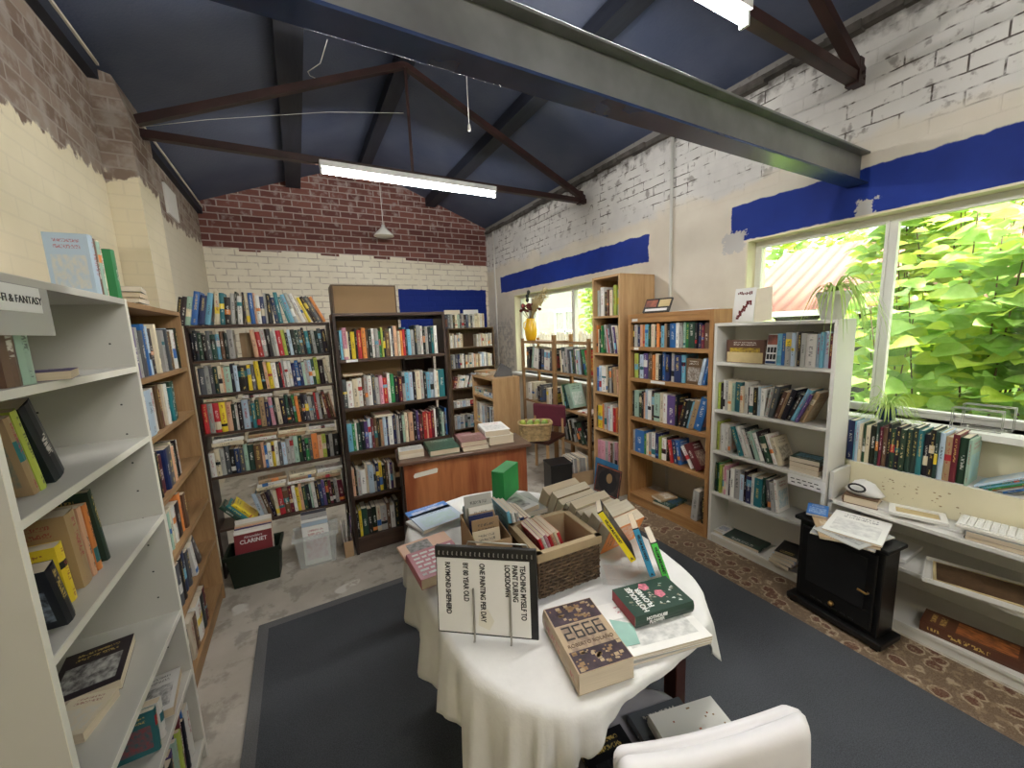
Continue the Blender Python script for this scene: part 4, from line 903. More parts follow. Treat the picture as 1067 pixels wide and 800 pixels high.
MB().tube([(.145, .0, .27), (.145, -.016, .27), (.11, -.018, .275)], .0055, 'brass', 8).build('handle', d)
for k in range(6): MB().box((-.10+k*.035, -.0005, .085), (-.10+k*.035+.02, .0035, .092), 'blackp').build('vent_slot', d)
def magazine(label, c, z, ang, w, l, th, col, acc, name='magazine', cat='magazine'):
    return flat_book(name, label, c, z, ang, w, l, th, col, acc, False, True, cat=cat)
mz = .5205
magazine('grey magazine lowest in the pile on the black stove', (2.33, .79), mz, R(-78), .24, .33, .006, 's', 'k')
magazine('cream backed magazine jutting out of the pile on the black stove', (2.30, .80), mz+.0063, R(-60), .22, .30, .010, 'f', 'e')
magazine('grey newspaper hanging over the front of the black stove', (2.275, .75), mz+.0166, R(-100), .2, .26, .004, 's', 'k')
magazine('white magazine with red print on top of the pile on the black stove', (2.35, .76), mz+.0210, R(-80), .22, .29, .008, 'w', 's')
flat_book('paperback', 'bright blue paperback at the back corner of the pile on the black stove', (2.39, .945), mz+.0168, R(-70), .09, .15, .012, 'b', 'i')

# ------------------------------------------------------------------ oval table with its cloth
TZ = .735
rim = [(.35,1.68),(.293,1.38),(.281,1.14),(.283,.96),(.302,.825),(.336,.735),(.385,.66),(.448,.612),(.53,.592),(.65,.588),(.80,.592),(.92,.612),(1.005,.662),(1.085,.765),(1.135,.94),(1.155,1.15),(1.13,1.40),(1.05,1.60),(.9,1.755),(.72,1.82),(.52,1.795),(.42,1.75)]
def catmull(P, n):
    out = []; L = len(P)
    for i in range(L):
        p0, p1, p2, p3 = (Vector((*P[(i+k) % L], 0)) for k in (-1, 0, 1, 2))
        for j in range(n):
            u = j/n; out.append(.5*((2*p1)+(-p0+p2)*u+(2*p0-5*p1+4*p2-p3)*u*u+(-p0+3*p1-3*p2+p3)*u**3))
    return out
OUT = catmull(rim, 12); CX = Vector((.70, 1.16, 0)); NO = len(OUT)
t = thing('oval_table', 'oval table under a white cloth with dark mahogany legs', 'table', (0, 0, 0))
ins = [CX+(p-CX)*.985 for p in OUT]
MB().prism([(p.x, p.y, TZ-.024) for p in ins], (0, 0, .021), 'leg_wood').build('table_top', t, fix=True)
for x, y in ((.968, .738), (.40, .80), (.50, 1.55), (.92, 1.55)):
    MB().prism([(x-.024, y-.024, TZ-.025), (x+.024, y-.024, TZ-.025), (x+.024, y+.024, TZ-.025), (x-.024, y+.024, TZ-.025)], (0, 0, -.698), 'leg_wood').build('leg', t, .003, fix=True)
MB().box((.60, .70, TZ-.09), (.92, .72, TZ-.026), 'leg_wood').build('apron', t)
# hem drop by bearing from the table centre (degrees from +x)
DROP = [(-180, .245), (-160, .235), (-150, .215), (-142, .30), (-132, .285), (-125, .25), (-118, .17), (-112, .10), (-106, .05), (-100, .02), (-72, .018), (-67, .03), (-62, .12), (-58, .17), (-53, .13), (-48, .07), (-40, .08), (-25, .14), (0, .20), (40, .22), (90, .22), (140, .24), (180, .245)]
def drop(a):
    for (a0, d0), (a1, d1) in zip(DROP, DROP[1:]):
        if a0 <= a <= a1:
            u = (a-a0)/(a1-a0); u = u*u*(3-2*u); return d0+(d1-d0)*u
    return .2
b = MB(); mi = b.m('cloth'); q = random.Random(2)
def wr(x, y): return .0012*math.sin(23*x+9*y+3*math.sin(7*y))+.001*math.sin(41*y-17*x)+.0008*math.sin(60*(x+y)+2*math.sin(11*x))
rings = []
for s in (0.02, .12, .25, .4, .55, .7, .82, .91, .965, .99):
    rings.append([(CX+(p-CX)*s, TZ+.0015+wr(*(CX+(p-CX)*s).xy)*min(1, (1-s)*12+.2)) for p in OUT])
LV = 12
for k in range(1, LV+1):
    u = k/LV; ring = []
    for i, p in enumerate(OUT):
        tg = (OUT[(i+1) % NO]-OUT[i-1]).normalized(); nrm = Vector((tg.y, -tg.x, 0)); a = math.degrees(math.atan2(p.y-CX.y, p.x-CX.x)); dd = drop(a)
        ph = i/NO*2*PI*23+1.7*math.sin(i/NO*2*PI*3)+.8*math.sin(i/NO*2*PI*7); am = .021*min(1, dd/.2)*u**1.1
        kk = min(1, dd/.09); rr = .012*kk*math.sin(min(1, u*3)*PI/2)
        off = rr+am*(math.sin(ph)+.35*math.sin(2.3*ph+1))+.012*u*kk
        z = TZ+.0015-dd*u-.008*u*math.sin(ph*.5+1)*min(1, dd/.2) - (.004 if k > 1 else .001)
        ring.append((p+nrm*off, z))
    rings.append(ring)
for ring in rings: b.v += [(p.x, p.y, z) for p, z in ring]
for r0 in range(len(rings)-1):
    for i in range(NO): b.face((r0*NO+i, r0*NO+(i+1) % NO, (r0+1)*NO+(i+1) % NO, (r0+1)*NO+i), mi, True)
b.face([i for i in range(NO)][::-1], mi, True)
o = b.build('tablecloth', fix=True); tag(o, 'white tablecloth draped over the oval table, hanging low at the near end', 'tablecloth')
m = o.modifiers.new('solid', 'SOLIDIFY'); m.thickness = .0012; m.offset = 1
tex = bpy.data.textures.new('cloth_creases', 'CLOUDS'); tex.noise_scale = .11
m = o.modifiers.new('crease', 'DISPLACE'); m.texture = tex; m.strength = .008; m.mid_level = .5; m.texture_coords = 'GLOBAL'; m.direction = 'Z'

CZ = TZ+.0075
# display stand and ring binder
def V3(*a): return Vector(a)
bl, br, tl, tr = V3(.262, .979, .752), V3(.486, .798, .756), V3(.288, .994, .985), V3(.503, .820, .998)
ex = (br-bl).normalized(); ey = (tl-bl); ey = (ey-ex*ey.dot(ex)).normalized(); ez = ex.cross(ey); Wd, Hd = (br-bl).length, .25
t = thing('ring_binder', 'black ring binder of paintings open on a wire stand, with a printed white title page', 'binder', (0, 0, 0)); t.matrix_world = frame_m(bl, ex, ey)
MB().box((0, 0, -.012), (Wd, Hd, -.001), 'blackp').build('binder_cover', t, .002)
MB().box((.004, .006, -.001), (Wd-.020, Hd-.034, .0008), 'paper').build('title_page', t)
MB().box((.0, Hd-.032, -.001), (Wd, Hd, .003), 'blackp').build('binder_spine', t, .001)
for k in range(21): MB().tube([(.012+k*(Wd-.024)/20, Hd-.024, .002), (.012+k*(Wd-.024)/20, Hd-.020, .007), (.012+k*(Wd-.024)/20, Hd-.014, .002)], .0016, 'wire', 6).build('ring', t)
b = MB(); b.prism([(.120, .03, .0009), (.152, .018, .0009), (.166, .045, .0009), (.148, .078, .0009), (.124, .07, .0009)], (0, 0, .0003), 'white_edge'); b.build('paper_tag', t, fix=True)
lines = [('TEACHING MYSELF TO', .935), ('PAINT DURING', .853), ('LOCKDOWN', .772), ('ONE PAINTING PER DAY', .50), ('BY 80 YEAR OLD', .318), ('RAYMOND SHEPHERD', .118)]
for s, fx_ in lines:
    lettering(t, s, .0205, 'ink', frame_m((.004+(Wd-.026)*fx_, Hd-.045, .0011), (0, -1, 0), (1, 0, 0)), .72, .0005, 'LEFT')
t = thing('wire_easel', 'thin wire display stand holding up the ring binder', 'stand', (0, 0, 0)); t.matrix_world = frame_m(bl, ex, ey)
def loc(p): return tuple(t.matrix_world.inverted() @ Vector(p))
for fx_ in (.38, .74):
    x = Wd*fx_; foot = bl+ex*x
    f0 = loc((foot.x-.004, foot.y-.006, CZ))
    MB().tube([(x, .135, .006), (x, .128, .004), (x, -.006, .0045), (x, -.012, .012), f0], .0028, 'wire', 8).build('prong', t)
    back = foot-ez*.075; k0 = bl+ex*x+ey*.14-ez*.014
    MB().tube([loc(k0+ey*.02), loc((back.x+(k0-foot).x*.2, back.y, CZ+.002))], .0022, 'wire', 8).build('back_leg', t)
MB().tube([loc(bl+ex*(Wd*.38)+ey*.16-ez*.014), loc(bl+ex*(Wd*.74)+ey*.16-ez*.014)], .0022, 'wire', 8).build('cross_bar', t)
MB().tube([(Wd*.30, Hd-.01, -.0145), (Wd*.32, Hd+.008, -.0145), (Wd*.9, Hd+.006, -.0145), (Wd*.93, Hd-.012, -.0145)], .0022, 'wire', 8).build('top_loop', t)

# thick paperback with big digits
def thick(nm, lab, A, D, z0, w, l, th, col, acc, hard=False):   # A far-left corner, D near-left corner of its footprint
    Y = Vector((A[0]-D[0], A[1]-D[1], 0)).normalized(); X = Vector((Y.y, -Y.x, 0))
    o = book(nm, lab, (D[0], D[1], z0), basis((0, 0, 1), X), th, w, l, col, acc, hard, True); return o
o = thick('thick_paperback', 'very thick paperback with large digital numerals lying by the binder', (.533, .845), (.487, .627), CZ, .148, .222, .056, (.40, .30, .19), (.10, .06, .06))
b = MB(); tz = .0563
q = random.Random(11)
for (z0, z1) in ((.002, .062), (.150, .220)):
    b.box((.056, .004, z0), (tz, .146, z1), M_plain('plum_cover_art', (.05, .03, .04), .4, 0, .3, 40))
    for k in range(70):
        yy, zz = q.uniform(.01, .14), q.uniform(z0+.006, z1-.006); r_ = q.uniform(.002, .0065)
        if abs(math.sin(yy*60+zz*30)) > .45: b.box((tz, yy-r_, zz-r_*.8), (tz+.0002, yy+r_, zz+r_*.8), 'hardboard' if k % 3 else 'liner')
b.build('cover_art', o)
b = MB(); SEG = {'2': 'abged', '6': 'afgedc'}
def seg7(b, ch, x, y, w, h, k=.0062):
    m = h/2; S_ = dict(a=(0, h-k, w, h), g=(0, m-k/2, w, m+k/2), d=(0, 0, w, k), f=(0, m, k, h), b=(w-k, m, w, h), e=(0, 0, k, m), c=(w-k, 0, w, m))
    for c in SEG[ch]:
        x0, z0, x1, z1 = S_[c]; g = .0008; b.box((tz-.0003, x+x0+g, y+z0+g), (tz+.0003, x+x1-g, y+z1-g), 'ink')
for i, ch in enumerate('2666'): seg7(b, ch, .016+i*.030, .096, .025, .046)
b.build('numerals', o)
lettering(o, 'ROBERTO BOLAÑO', .0145, 'walnut', frame_m((tz, .074, .078), (0, 1, 0), (0, 0, 1)), 1.0)

# magazines and the flower covered paperback
for i, (c, a, nm, x, y, an) in enumerate((('s', 'q', 'pale grey', .785, .684, -14), ('w', 's', 'silver', .79, .686, -16), ('w', 's', 'pale patterned', .787, .684, -15))):
    flat_book('magazine', f'{nm} art magazine, {("lowest", "middle", "topmost")[i]} of three beside the thick paperback', (x, y), CZ+.0085*i, R(an), .25, .19, .008, c, a, cat='magazine')
mt = CZ+.0258
b = MB(); b.box((0, 0, 0), (.05, .10, .0005), 'lilac'); 
o = tag(MB().prism([(.655, .655, mt), (.70, .64, mt), (.735, .70, mt), (.69, .745, mt)], (0, 0, .0008), M_plain('mint_card', (.33, .55, .47), .6)).build('card_leaf', fix=True), 'pale mint card poking out from under the flower covered paperback', 'card')
hw = (Vector((.722, .684, 0))-Vector((.915, .642, 0))).normalized(); hd = Vector((hw.y, -hw.x, 0)); HH, HD, HT = .192, .12, .034
o = book('paperback', 'dark green paperback with pink roses on its cover, lying on the art magazines', (.915, .642, mt+.001), basis((0, 0, 1), hd), HT, HD, HH, (.02, .05, .035), (.30, .38, .30), False, True, plain=True)
b = MB(); q = random.Random(21); f0 = HT+.0001
for (yy, zz, rr) in ((.098, .098, .015), (.058, .070, .015)):
    pts = [(f0+.0002, yy+rr*(1+.12*math.sin(5*a))*math.cos(a), zz+rr*(1+.12*math.sin(5*a))*math.sin(a)) for a in [2*PI*k/24 for k in range(24)]]
    MB().prism(pts, (.0005, 0, 0), M_plain('rose_pink', (.75, .22, .30), .5, 0, .3, 90)).build('cover_rose', o, fix=True)
for k in range(60):
    yy, zz = q.uniform(.01, .105), q.uniform(.01, .17)
    b.prism([(f0, yy, zz), (f0, yy+q.uniform(.003, .009), zz+.003), (f0, yy+.004, zz+q.uniform(.005, .012))], (.0003, 0, 0), 'pot' if k % 3 == 0 else 'fence')
b.build('cover_leaf_print', o, fix=True)
lettering(o, 'HOTHOUSE', .0225, 'paper', frame_m((f0+.0006, .058, .148), (0, 1, 0), (0, 0, 1)), .86, .0004)
lettering(o, 'FLOWER', .0225, 'paper', frame_m((f0+.0006, .058, .123), (0, 1, 0), (0, 0, 1)), .9, .0004)
lettering(o, 'HOTHOUSE', .0125, 'paper', frame_m((.0225, -.0046, .125), (0, 0, -1), (1, 0, 0)), 1.0, .0004)
lettering(o, 'FLOWER', .0125, 'paper', frame_m((.0105, -.0046, .125), (0, 0, -1), (1, 0, 0)), 1.0, .0004)
MB().box((.0014, .002, HH-.0006), (HT-.0014, HD-.001, HH-.0001), M_plain('red_page_edge', (.30, .05, .06), .7, 0, .1, 20)).build('red_page_edge', o)

# woven basket with a cloth liner
BX0, BX1, BY0, BY1, BH = .585, .815, .945, 1.150, .158
t = thing('wicker_basket', 'dark woven basket with a beige cloth liner, holding cards and thin books', 'basket', (BX0, BY0, CZ), R(-4))
w_, d_ = BX1-BX0, BY1-BY0
b = MB(); k = .006
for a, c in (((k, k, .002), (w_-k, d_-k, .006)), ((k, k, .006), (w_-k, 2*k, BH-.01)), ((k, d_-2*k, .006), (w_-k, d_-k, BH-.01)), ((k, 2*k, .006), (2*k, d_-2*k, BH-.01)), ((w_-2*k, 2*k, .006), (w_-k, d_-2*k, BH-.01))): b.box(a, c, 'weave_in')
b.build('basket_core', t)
b = MB()
def peri(off):
    pts = []; n1, n2 = 14, 12
    for i in range(n1): pts.append((w_*i/n1, -off, i))
    for i in range(n2): pts.append((w_+off, d_*i/n2, n1+i))
    for i in range(n1): pts.append((w_-w_*i/n1, d_+off, n1+n2+i))
    for i in range(n2): pts.append((-off, d_-d_*i/n2, 2*n1+n2+i))
    return pts
for rw in range(12):
    z = .008+rw*.0118; pts = []
    for x, y, i in peri(0): 
        s = .0030*(1 if (i+rw) % 2 else -1); c = Vector((w_/2, d_/2, 0)); p = Vector((x, y, 0)); n_ = Vector((0, -1, 0)) if y <= 0 else Vector((1, 0, 0)) if x >= w_ else Vector((0, 1, 0)) if y >= d_ else Vector((-1, 0, 0))
        pts.append((x+n_.x*s, y+n_.y*s, z))
    b.tube(pts, .0042, 'weave', 6, closed=True)
for x, y, i in peri(0): b.tube([(x, y, .004), (x, y, BH-.01)], .0030, 'weave', 5)
b.build('basket_weave', t)
b = MB(); e = .008
for a, c in (((-e, -e, BH-.028), (w_+e, -e+.003, BH)), ((-e, d_+e-.003, BH-.028), (w_+e, d_+e, BH)), ((-e, -e, BH-.028), (-e+.003, d_+e, BH)), ((w_+e-.003, -e, BH-.028), (w_+e, d_+e, BH)),
             ((-e, -e, BH-.002), (w_+e, .013, BH+.001)), ((-e, d_-.013, BH-.002), (w_+e, d_+e, BH+.001)), ((-e, -e, BH-.002), (.013, d_+e, BH+.001)), ((w_-.013, -e, BH-.002), (w_+e, d_+e, BH+.001)),
             ((.0125, .0125, .007), (w_-.0125, .0145, BH)), ((.0125, d_-.0145, .007), (w_-.0125, d_-.0125, BH)), ((.0125, .0125, .007), (.0145, d_-.0125, BH)), ((w_-.0145, .0125, .007), (w_-.0125, d_-.0125, BH)), ((.0125, .0125, .0065), (w_-.0125, d_-.0125, .009))): b.box(a, c, 'liner')
b.build('cloth_liner', t, .001)
def up(nm, lab, x, y, z, rz, lean, t_, d, h, c, acc=None, cat='book', back=0.0):   # upright book at a point: rz about z, lean sideways, back = tip away
    M = Matrix.Rotation(R(rz), 3, 'Z') @ Matrix.Rotation(R(back), 3, 'X') @ Matrix.Rotation(R(lean), 3, 'Y')
    return book(nm, lab, (x, y, z), M, t_, d, h, c, acc, False, True, None, cat)
bz = CZ+.0105
for i, (c, nm, y) in enumerate((('r', 'red', .985), ('w', 'white', .997), ('p', 'pink', 1.009), ('r', 'dark red', 1.021), ('h', 'peach', 1.033), ('e', 'cream', 1.045), ('r', 'bright red', 1.057))):
    up('slim_book', f'{nm} slim book, {ordinal(i+1)} in the leaning row inside the lined basket', .672+.0125*i, .988, bz, -4, -20, .010, .13, .172+.004*(i % 3), c)
# cardboard box of cards and picture books behind the binder
t = thing('cardboard_box', 'open brown cardboard box with an oval hand hole, packed with cards behind the binder', 'box', (.445, 1.105, CZ), R(-8))
bw, bd, bh = .125, .24, .15; b = MB()
b.box((0, 0, .001), (bw, bd, .004), 'card'); b.build('box_base', t)
MB().box((0, bd-.003, .004), (bw, bd, bh), 'card').build('box_side', t); MB().box((0, 0, .004), (bw, .003, bh), 'card').build('box_side', t)
MB().box((0, .003, .004), (.003, bd-.003, bh), 'card').build('box_side', t); MB().box((bw-.003, .003, .004), (bw, bd-.003, bh), 'card').build('box_side', t)
b = MB(); b.prism([(.042+.016*math.cos(a), -.0006, .085+.028*math.sin(a)) for a in [2*PI*k/20 for k in range(20)]], (0, .0005, 0), 'ink'); b.build('hand_hole', t, fix=True)
kb = CZ+.0065
specs = [('e', 'parchment', 'map covered book at the front', .155, .098, 0), ('f', 'tan', 'picture card', .185, .10, .004), ('n', 'dark blue', 'photograph card', .195, .09, 0), ('f', 'buff', 'folded card', .19, .095, .006), ('w', 'white', 'leaflet', .205, .09, .01), ('s', 'grey', 'landscape folder standing tallest', .24, .105, 0), ('y', 'yellow', 'thin book', .17, .10, .005), ('w', 'ivory', 'thin book', .19, .095, .01), ('i', 'pale blue', 'thin book at the back', .18, .1, .004)]
for i, (c, nm, kd, h, d, ox) in enumerate(specs):
    M = Matrix.Rotation(R(-98), 3, 'Z') @ Matrix.Rotation(R(-9), 3, 'Y')
    book('slim_book', f'{nm} {kd} in the cardboard box behind the binder', (.456+ox+.0030*i, 1.150+.0195*i, kb), M, .005, d, h, c, ('z', 'q', 'o')[i % 3], False, True)
# loose upright books between box and basket
for i, (c, nm, h) in enumerate((('c', 'bright blue', .20), ('w', 'white', .19), ('s', 'grey', .185), ('n', 'navy', .16), ('m', 'maroon', .155), ('a', 'charcoal', .15))):
    up('slim_book', f'{nm} slim book, {ordinal(i+1)} of the loose row behind the woven basket', .630+.017*i, 1.172, CZ, -3, -10, .012, .14, h, c)
for i, (c, nm, x, y, an) in enumerate((('w', 'white', .70, 1.42, 12), ('g', 'green and white', .69, 1.41, 6), ('s', 'grey', .76, 1.45, -4), ('w', 'white and black', .70, 1.43, 9))):
    flat_book('large_paperback', f'{nm} large book, {ordinal(i+1)} up in the flat pile mid oval table', (x, y), CZ+.0225*i, R(an), .27, .2, .022, c, 'k')
t_ = CZ+.0905
o = up('box_set', 'bright green slip case standing at the back of the oval table', .695, 1.50, t_, -55, 0, .06, .15, .135, (.02, .24, .06), 'g')
o.data.attributes['book_number'].data.foreach_set('value', [-1.0]*len(o.data.vertices))
MB().box((.0005, 0, .1345), (.0595, .15, .1365), M_plain('green_case', (.03, .30, .08), .45)).build('case_top', o)
MB().box((.0595, .0, 0), (.0605, .15, .1365), M_plain('green_case', (.03, .30, .08), .45)).build('case_side', o)

# flat books at the left of the table
flat_book('large_paperback', 'grey annual lowest under the blue atlas at the left of the oval table', (.450, 1.635), CZ, R(18), .19, .14, .014, 's', 'e')
o = flat_book('large_paperback', 'pale green and blue picture book with landscape cover beside the pink books', (.470, 1.628), CZ+.0145, R(8), .20, .16, .006, 'i', 'q')
flat_book('large_paperback', 'bright blue spotted book under the landscape cover on the oval table', (.455, 1.72), CZ+.0145, R(6), .20, .075, .006, 'b', 'w')
o = flat_book('slim_book', 'pink book with a black engraving on its cover, near the table edge', (.362, 1.437), CZ, R(4), .2, .115, .012, 'h', 'p', plain=True)
MB().box((.0124, .03, .012), (.0128, .12, .10), M_plain('engraving', (.05, .05, .05), .5, 0, .5, 60, c2=(.35, .33, .31))).build('cover_engraving', o)
o = flat_book('thick_paperback', 'thick dusky pink paperback with white lettering near the binder', (.362, 1.285), CZ, R(2), .18, .18, .036, (.42, .12, .15), (.65, .4, .42), plain=True)
b = MB(); q = random.Random(8)
for j in range(6):
    x = .014
    while x < .155: w0 = q.uniform(.01, .03); b.box((.0361, x, .02+j*.026), (.0364, min(.165, x+w0), .02+j*.026+.012), 'cloth'); x += w0+.007
b.build('cover_pattern', o)
# row of cream books lying spine down along the back right of the table
base = Vector((1.07, 1.44, CZ)); dirx = Vector((.06, -1, 0)).normalized(); lw = 0.0; TL = R(24)
for i, (t_, c, nm) in enumerate(((.055, 'e', 'cream'), (.042, 'f', 'tan'), (.036, 'e', 'ivory'), (.022, 'k', 'black'), (.038, 'e', 'buff'), (.028, 'f', 'light tan'), (.036, 'e', 'pale cream'), (.05, 'e', 'broad cream'), (.045, 'o', 'orange backed'))):
    side = dirx.cross(Vector((0, 0, 1))); rot = Matrix.Rotation(-TL, 3, side) @ basis(dirx, Vector((0, 0, 1)))
    book('paperback', f'{nm} paperback, pages up, {ordinal(i+1)} in the leaning row behind the woven basket', base+dirx*lw+Vector((0, 0, .003+t_*math.sin(TL))), rot, t_-.001, (.135+.012*math.sin(i*2.1)), .19, c, None, False, True)
    lw += t_/math.cos(TL)+.0035

# clear acrylic stand with three bright spined paperbacks
A0 = Vector((.800, .893, CZ)); ax = Vector((.80, -.60, 0)).normalized(); ay = Vector((ax.y, -ax.x, 0))*-1
t = thing('acrylic_stand', 'clear acrylic book stand on the right of the oval table', 'display stand', (0, 0, 0)); t.matrix_world = frame_m(A0, ax, ay)
MB().box((0, 0, 0), (.20, .11, .003), 'acrylic').build('stand_base', t)
MB().box((0, 0, .003), (.20, .003, .022), 'acrylic').build('front_lip', t)
stand = t
pr = [((.811, .918, .989), (.883, .839, .832), 'y', 'yellow'), ((.887, .835, .946), (.923, .795, .788), 'c', 'light blue'), ((.924, .794, .905), (.956, .758, .763), 'g', 'bright green')]
cols = dict(y=(.86, .72, .02), c=(.06, .36, .62), g=(.12, .72, .12))
def spined(i, top, bot, c, nm, dep, th):
    top, bot = Vector(top), Vector(bot); Zv = (top-bot).normalized(); view = Vector((.62, .78, -.12)); Yv = (view-Zv*view.dot(Zv)).normalized(); Xv = Yv.cross(Zv)
    rot = Matrix(((Xv.x, Yv.x, Zv.x), (Xv.y, Yv.y, Zv.y), (Xv.z, Yv.z, Zv.z))); h = (top-bot).length
    o = book('paperback', f'black paperback with a {nm} spine propped in the clear acrylic stand', bot-Xv*th/2, rot, th, dep, h, (.012, .012, .014), 'k', False, True)
    o.rotation_euler = rot.to_euler(); M4 = Matrix.Translation(o.location) @ rot.to_4x4()
    low = min((M4 @ Vector((x, y, z)) for x in (0, th) for y in (0, dep) for z in (0, h)), key=lambda p: p.z); p = stand.matrix_world.inverted() @ low
    MB().box((p.x-.018, p.y-.018, .0032), (p.x+.018, p.y+.018, p.z-.001), 'acrylic').build('step', stand)
    MB().box((.0006, -.0048, .0), (th-.0006, -.0036, h*.98), M_plain(f'{nm.replace(" ", "_")}_spine', cols[c], .45, 0, .03, 5)).build('coloured_spine', o)
    lettering(o, 'WILLIAM McILVANNEY', .0125, 'ink', frame_m((th/2, -.0052, h*.60), (0, 0, -1), (1, 0, 0)), .72, .0003)
    lettering(o, 'A', .012, 'ink', frame_m((th/2, -.0052, h*.05), (1, 0, 0), (0, 0, 1)), 1.0, .0004)
for i, a in enumerate(pr): spined(i, *a, .11, .020)

# ------------------------------------------------------------------ chair under a stretch cover
CA, CB = Vector((.405, .427, 0)), Vector((.775, .304, 0)); cx = (CB-CA).normalized(); cy = Vector((-cx.y, cx.x, 0)); CW = (CB-CA).length
t = thing('dining_chair', 'chair with white stretch cover over its back, tucked under the oval table', 'chair', (0, 0, 0)); t.matrix_world = frame_m(CA, cx, cy)
def back_pt(u, v, side):     # u across 0..1, v up 0..1
    x = u*CW; z = .36+v*.50
    edge = min(1, min(u, 1-u)*14); rnd_ = math.sqrt(max(0, 1-(1-edge)**2))
    topr = max(0, (v-.93)/.07); th = .026*rnd_*math.sqrt(max(0, 1-topr**2))
    z -= .018*max(0, 1-min(u, 1-u)*16)**2*(v**6)
    z -= .020*math.sin(PI*u)*v**8
    f = .0055*math.sin(9*(v*1.1+.55*u)+2.2*math.sin(3*u))*math.sin(PI*u)*min(1, (1-v)*5)+.004*math.sin(21*(v-.5*u)+1)*math.sin(PI*u)*min(1, (1-v)*4)
    return (x, (th+.004)*side+f-.10*(v-1)*-.35, z)
b = MB(); b.grid(lambda u, v: back_pt(u, v, -1), 48, 36, 'chair_cloth'); b.grid(lambda u, v: back_pt(u, v, 1), 48, 36, 'chair_cloth')
o = b.build('backrest_cover', t)
bm = bmesh.new(); bm.from_mesh(o.data); bmesh.ops.remove_doubles(bm, verts=bm.verts, dist=.0015); bm.edges.ensure_lookup_table()
bmesh.ops.holes_fill(bm, edges=[e for e in bm.edges if e.is_boundary], sides=0); bmesh.ops.recalc_face_normals(bm, faces=bm.faces); bm.to_mesh(o.data); bm.free()
b = MB()
def seat_pt(u, v, top):
    a = u*2*PI; n_ = 4; rx, ry = CW*.52, .205; cxs, sn = math.cos(a), math.sin(a); k = (abs(cxs)**n_+abs(sn)**n_)**(-1/n_)
    return (CW/2+rx*k*cxs*v, .255+ry*k*sn*v, top-(0 if v < .9 else .012*((v-.9)/.1)**2)+.006*(1-v*v))
b.grid(lambda u, v: seat_pt(1-u, .02+v*.98, .462), 56, 10, 'lilac'); o = b.build('seat', t, solid=.05)
for x, y, h in ((.02, .07, .415), (CW-.02, .07, .415), (.03, .42, .415), (CW-.03, .42, .415)): MB().tube([(x, y, .0118), (x, y, h)], .016, 'leg_wood', 10, rs=[.011, .017]).build('leg', t)
SZ = .4695
def chair_pt(x, y): return (t.matrix_world @ Vector((x, y, 0)))
ca = math.atan2(cx.y, cx.x)
p = chair_pt(.30, .255)
flat_book('hardback', 'dark hardback lowest on the chair seat, under the white speckled book', p[:2], SZ, ca+.1, .17, .2, .03, 'a', 'k', True)
flat_book('paperback', 'white paperback with red speckles on top of the chair seat pile', (p[0]+.04, p[1]-.03), SZ+.0305, ca+.06, .2, .14, .036, 'w', 'e', plain=True)
o = [x for x in bpy.data.objects if x.get('label', '').startswith('white paperback with red speckles')][0]
b = MB(); q = random.Random(31)
for k in range(16):
    y, z = q.uniform(.01, .19), q.uniform(.02, .13); b.box((.0361, y, z), (.0364, y+q.uniform(.003, .012), z+.004), 'album_dark' if k % 3 else 'hardboard')
b.build('cover_marks', o)
p = chair_pt(.12, .22); flat_book('paperback', 'black paperback lying on the chair seat beside the white speckled book', p[:2], SZ, ca+.16, .13, .19, .034, 'k', 'a')

# ------------------------------------------------------------------ desk
DA, DB = Vector((.487, 2.50, 0)), Vector((1.43, 2.358, 0)); dx = (DB-DA).normalized(); dyv = Vector((-dx.y, dx.x, 0)); DW = (DB-DA).length; DD = .335
t = thing('desk', 'mahogany veneered desk with a dark top, back panel facing the table', 'desk', (0, 0, 0)); t.matrix_world = frame_m(DA, dx, dyv)
MB().box((0, 0, .725), (DW, DD, .75), 'desk_top').build('desk_top', t, .004)
MB().box((.035, .03, .012), (DW-.045, .045, .725), 'mahogany').build('modesty_panel', t)
for x in (.02, DW-.045): MB().box((x, .045, .012), (x+.02, DD-.01, .725), 'mahogany' if x > .1 else 'dark').build('side_panel', t, .001)
MB().prism([(.10, .0295, .62), (.255, .0295, .635), (.262, .0295, .662), (.25, .0295, .668), (.105, .0295, .652), (.095, .0295, .636)], (0, -.0006, 0), 'white_edge').build('peeled_label', t, fix=True)
def on_desk(x, y): return (t.matrix_world @ Vector((x, y, 0)))[:2]
da = math.atan2(dx.y, dx.x); z = .7505
for i, (c, nm) in enumerate((('e', 'cream'), ('w', 'white'))): flat_book('paperback', f'{nm} paperback, {("lower", "upper")[i]} of the pair at the left end of the desk', on_desk(.098, .13), z+.0275*i, da+.02, .165, .11, .027, c, 's')
flat_book('hardback', 'green hardback lying on the middle of the desk top', on_desk(.32, .17), z, da+.02, .21, .26, .04, (.07, .15, .10), 'd', True)
for i, (c, nm, th) in enumerate((('e', 'cream', .03), ('p', 'dusty pink', .038))): flat_book('hardback', f'{nm} hardback, {("lower", "upper")[i]} of the pair beside the green book on the desk', on_desk(.545+.01*i-.02*i, .145), z+.0305*i, da+.02-.04*i, .19, .21, th, c if c != 'p' else (.33, .17, .16), 'z', True)
flat_book('paperback', 'maroon paperback behind the pink hardback on the desk', on_desk(.51, .288), z, da, .13, .065, .06, 'm', 'p')
for i, (c, nm, th, an) in enumerate((('e', 'cream', .062, .02), ('w', 'white topped', .045, -.05))): flat_book('hardback', f'{nm} thick hardback, {("lower", "upper")[i]} of the pair at the right end of the desk', on_desk(.755-.022*i, .22), z+.0625*i, da+an, .19, .26, th, c, 's', True)

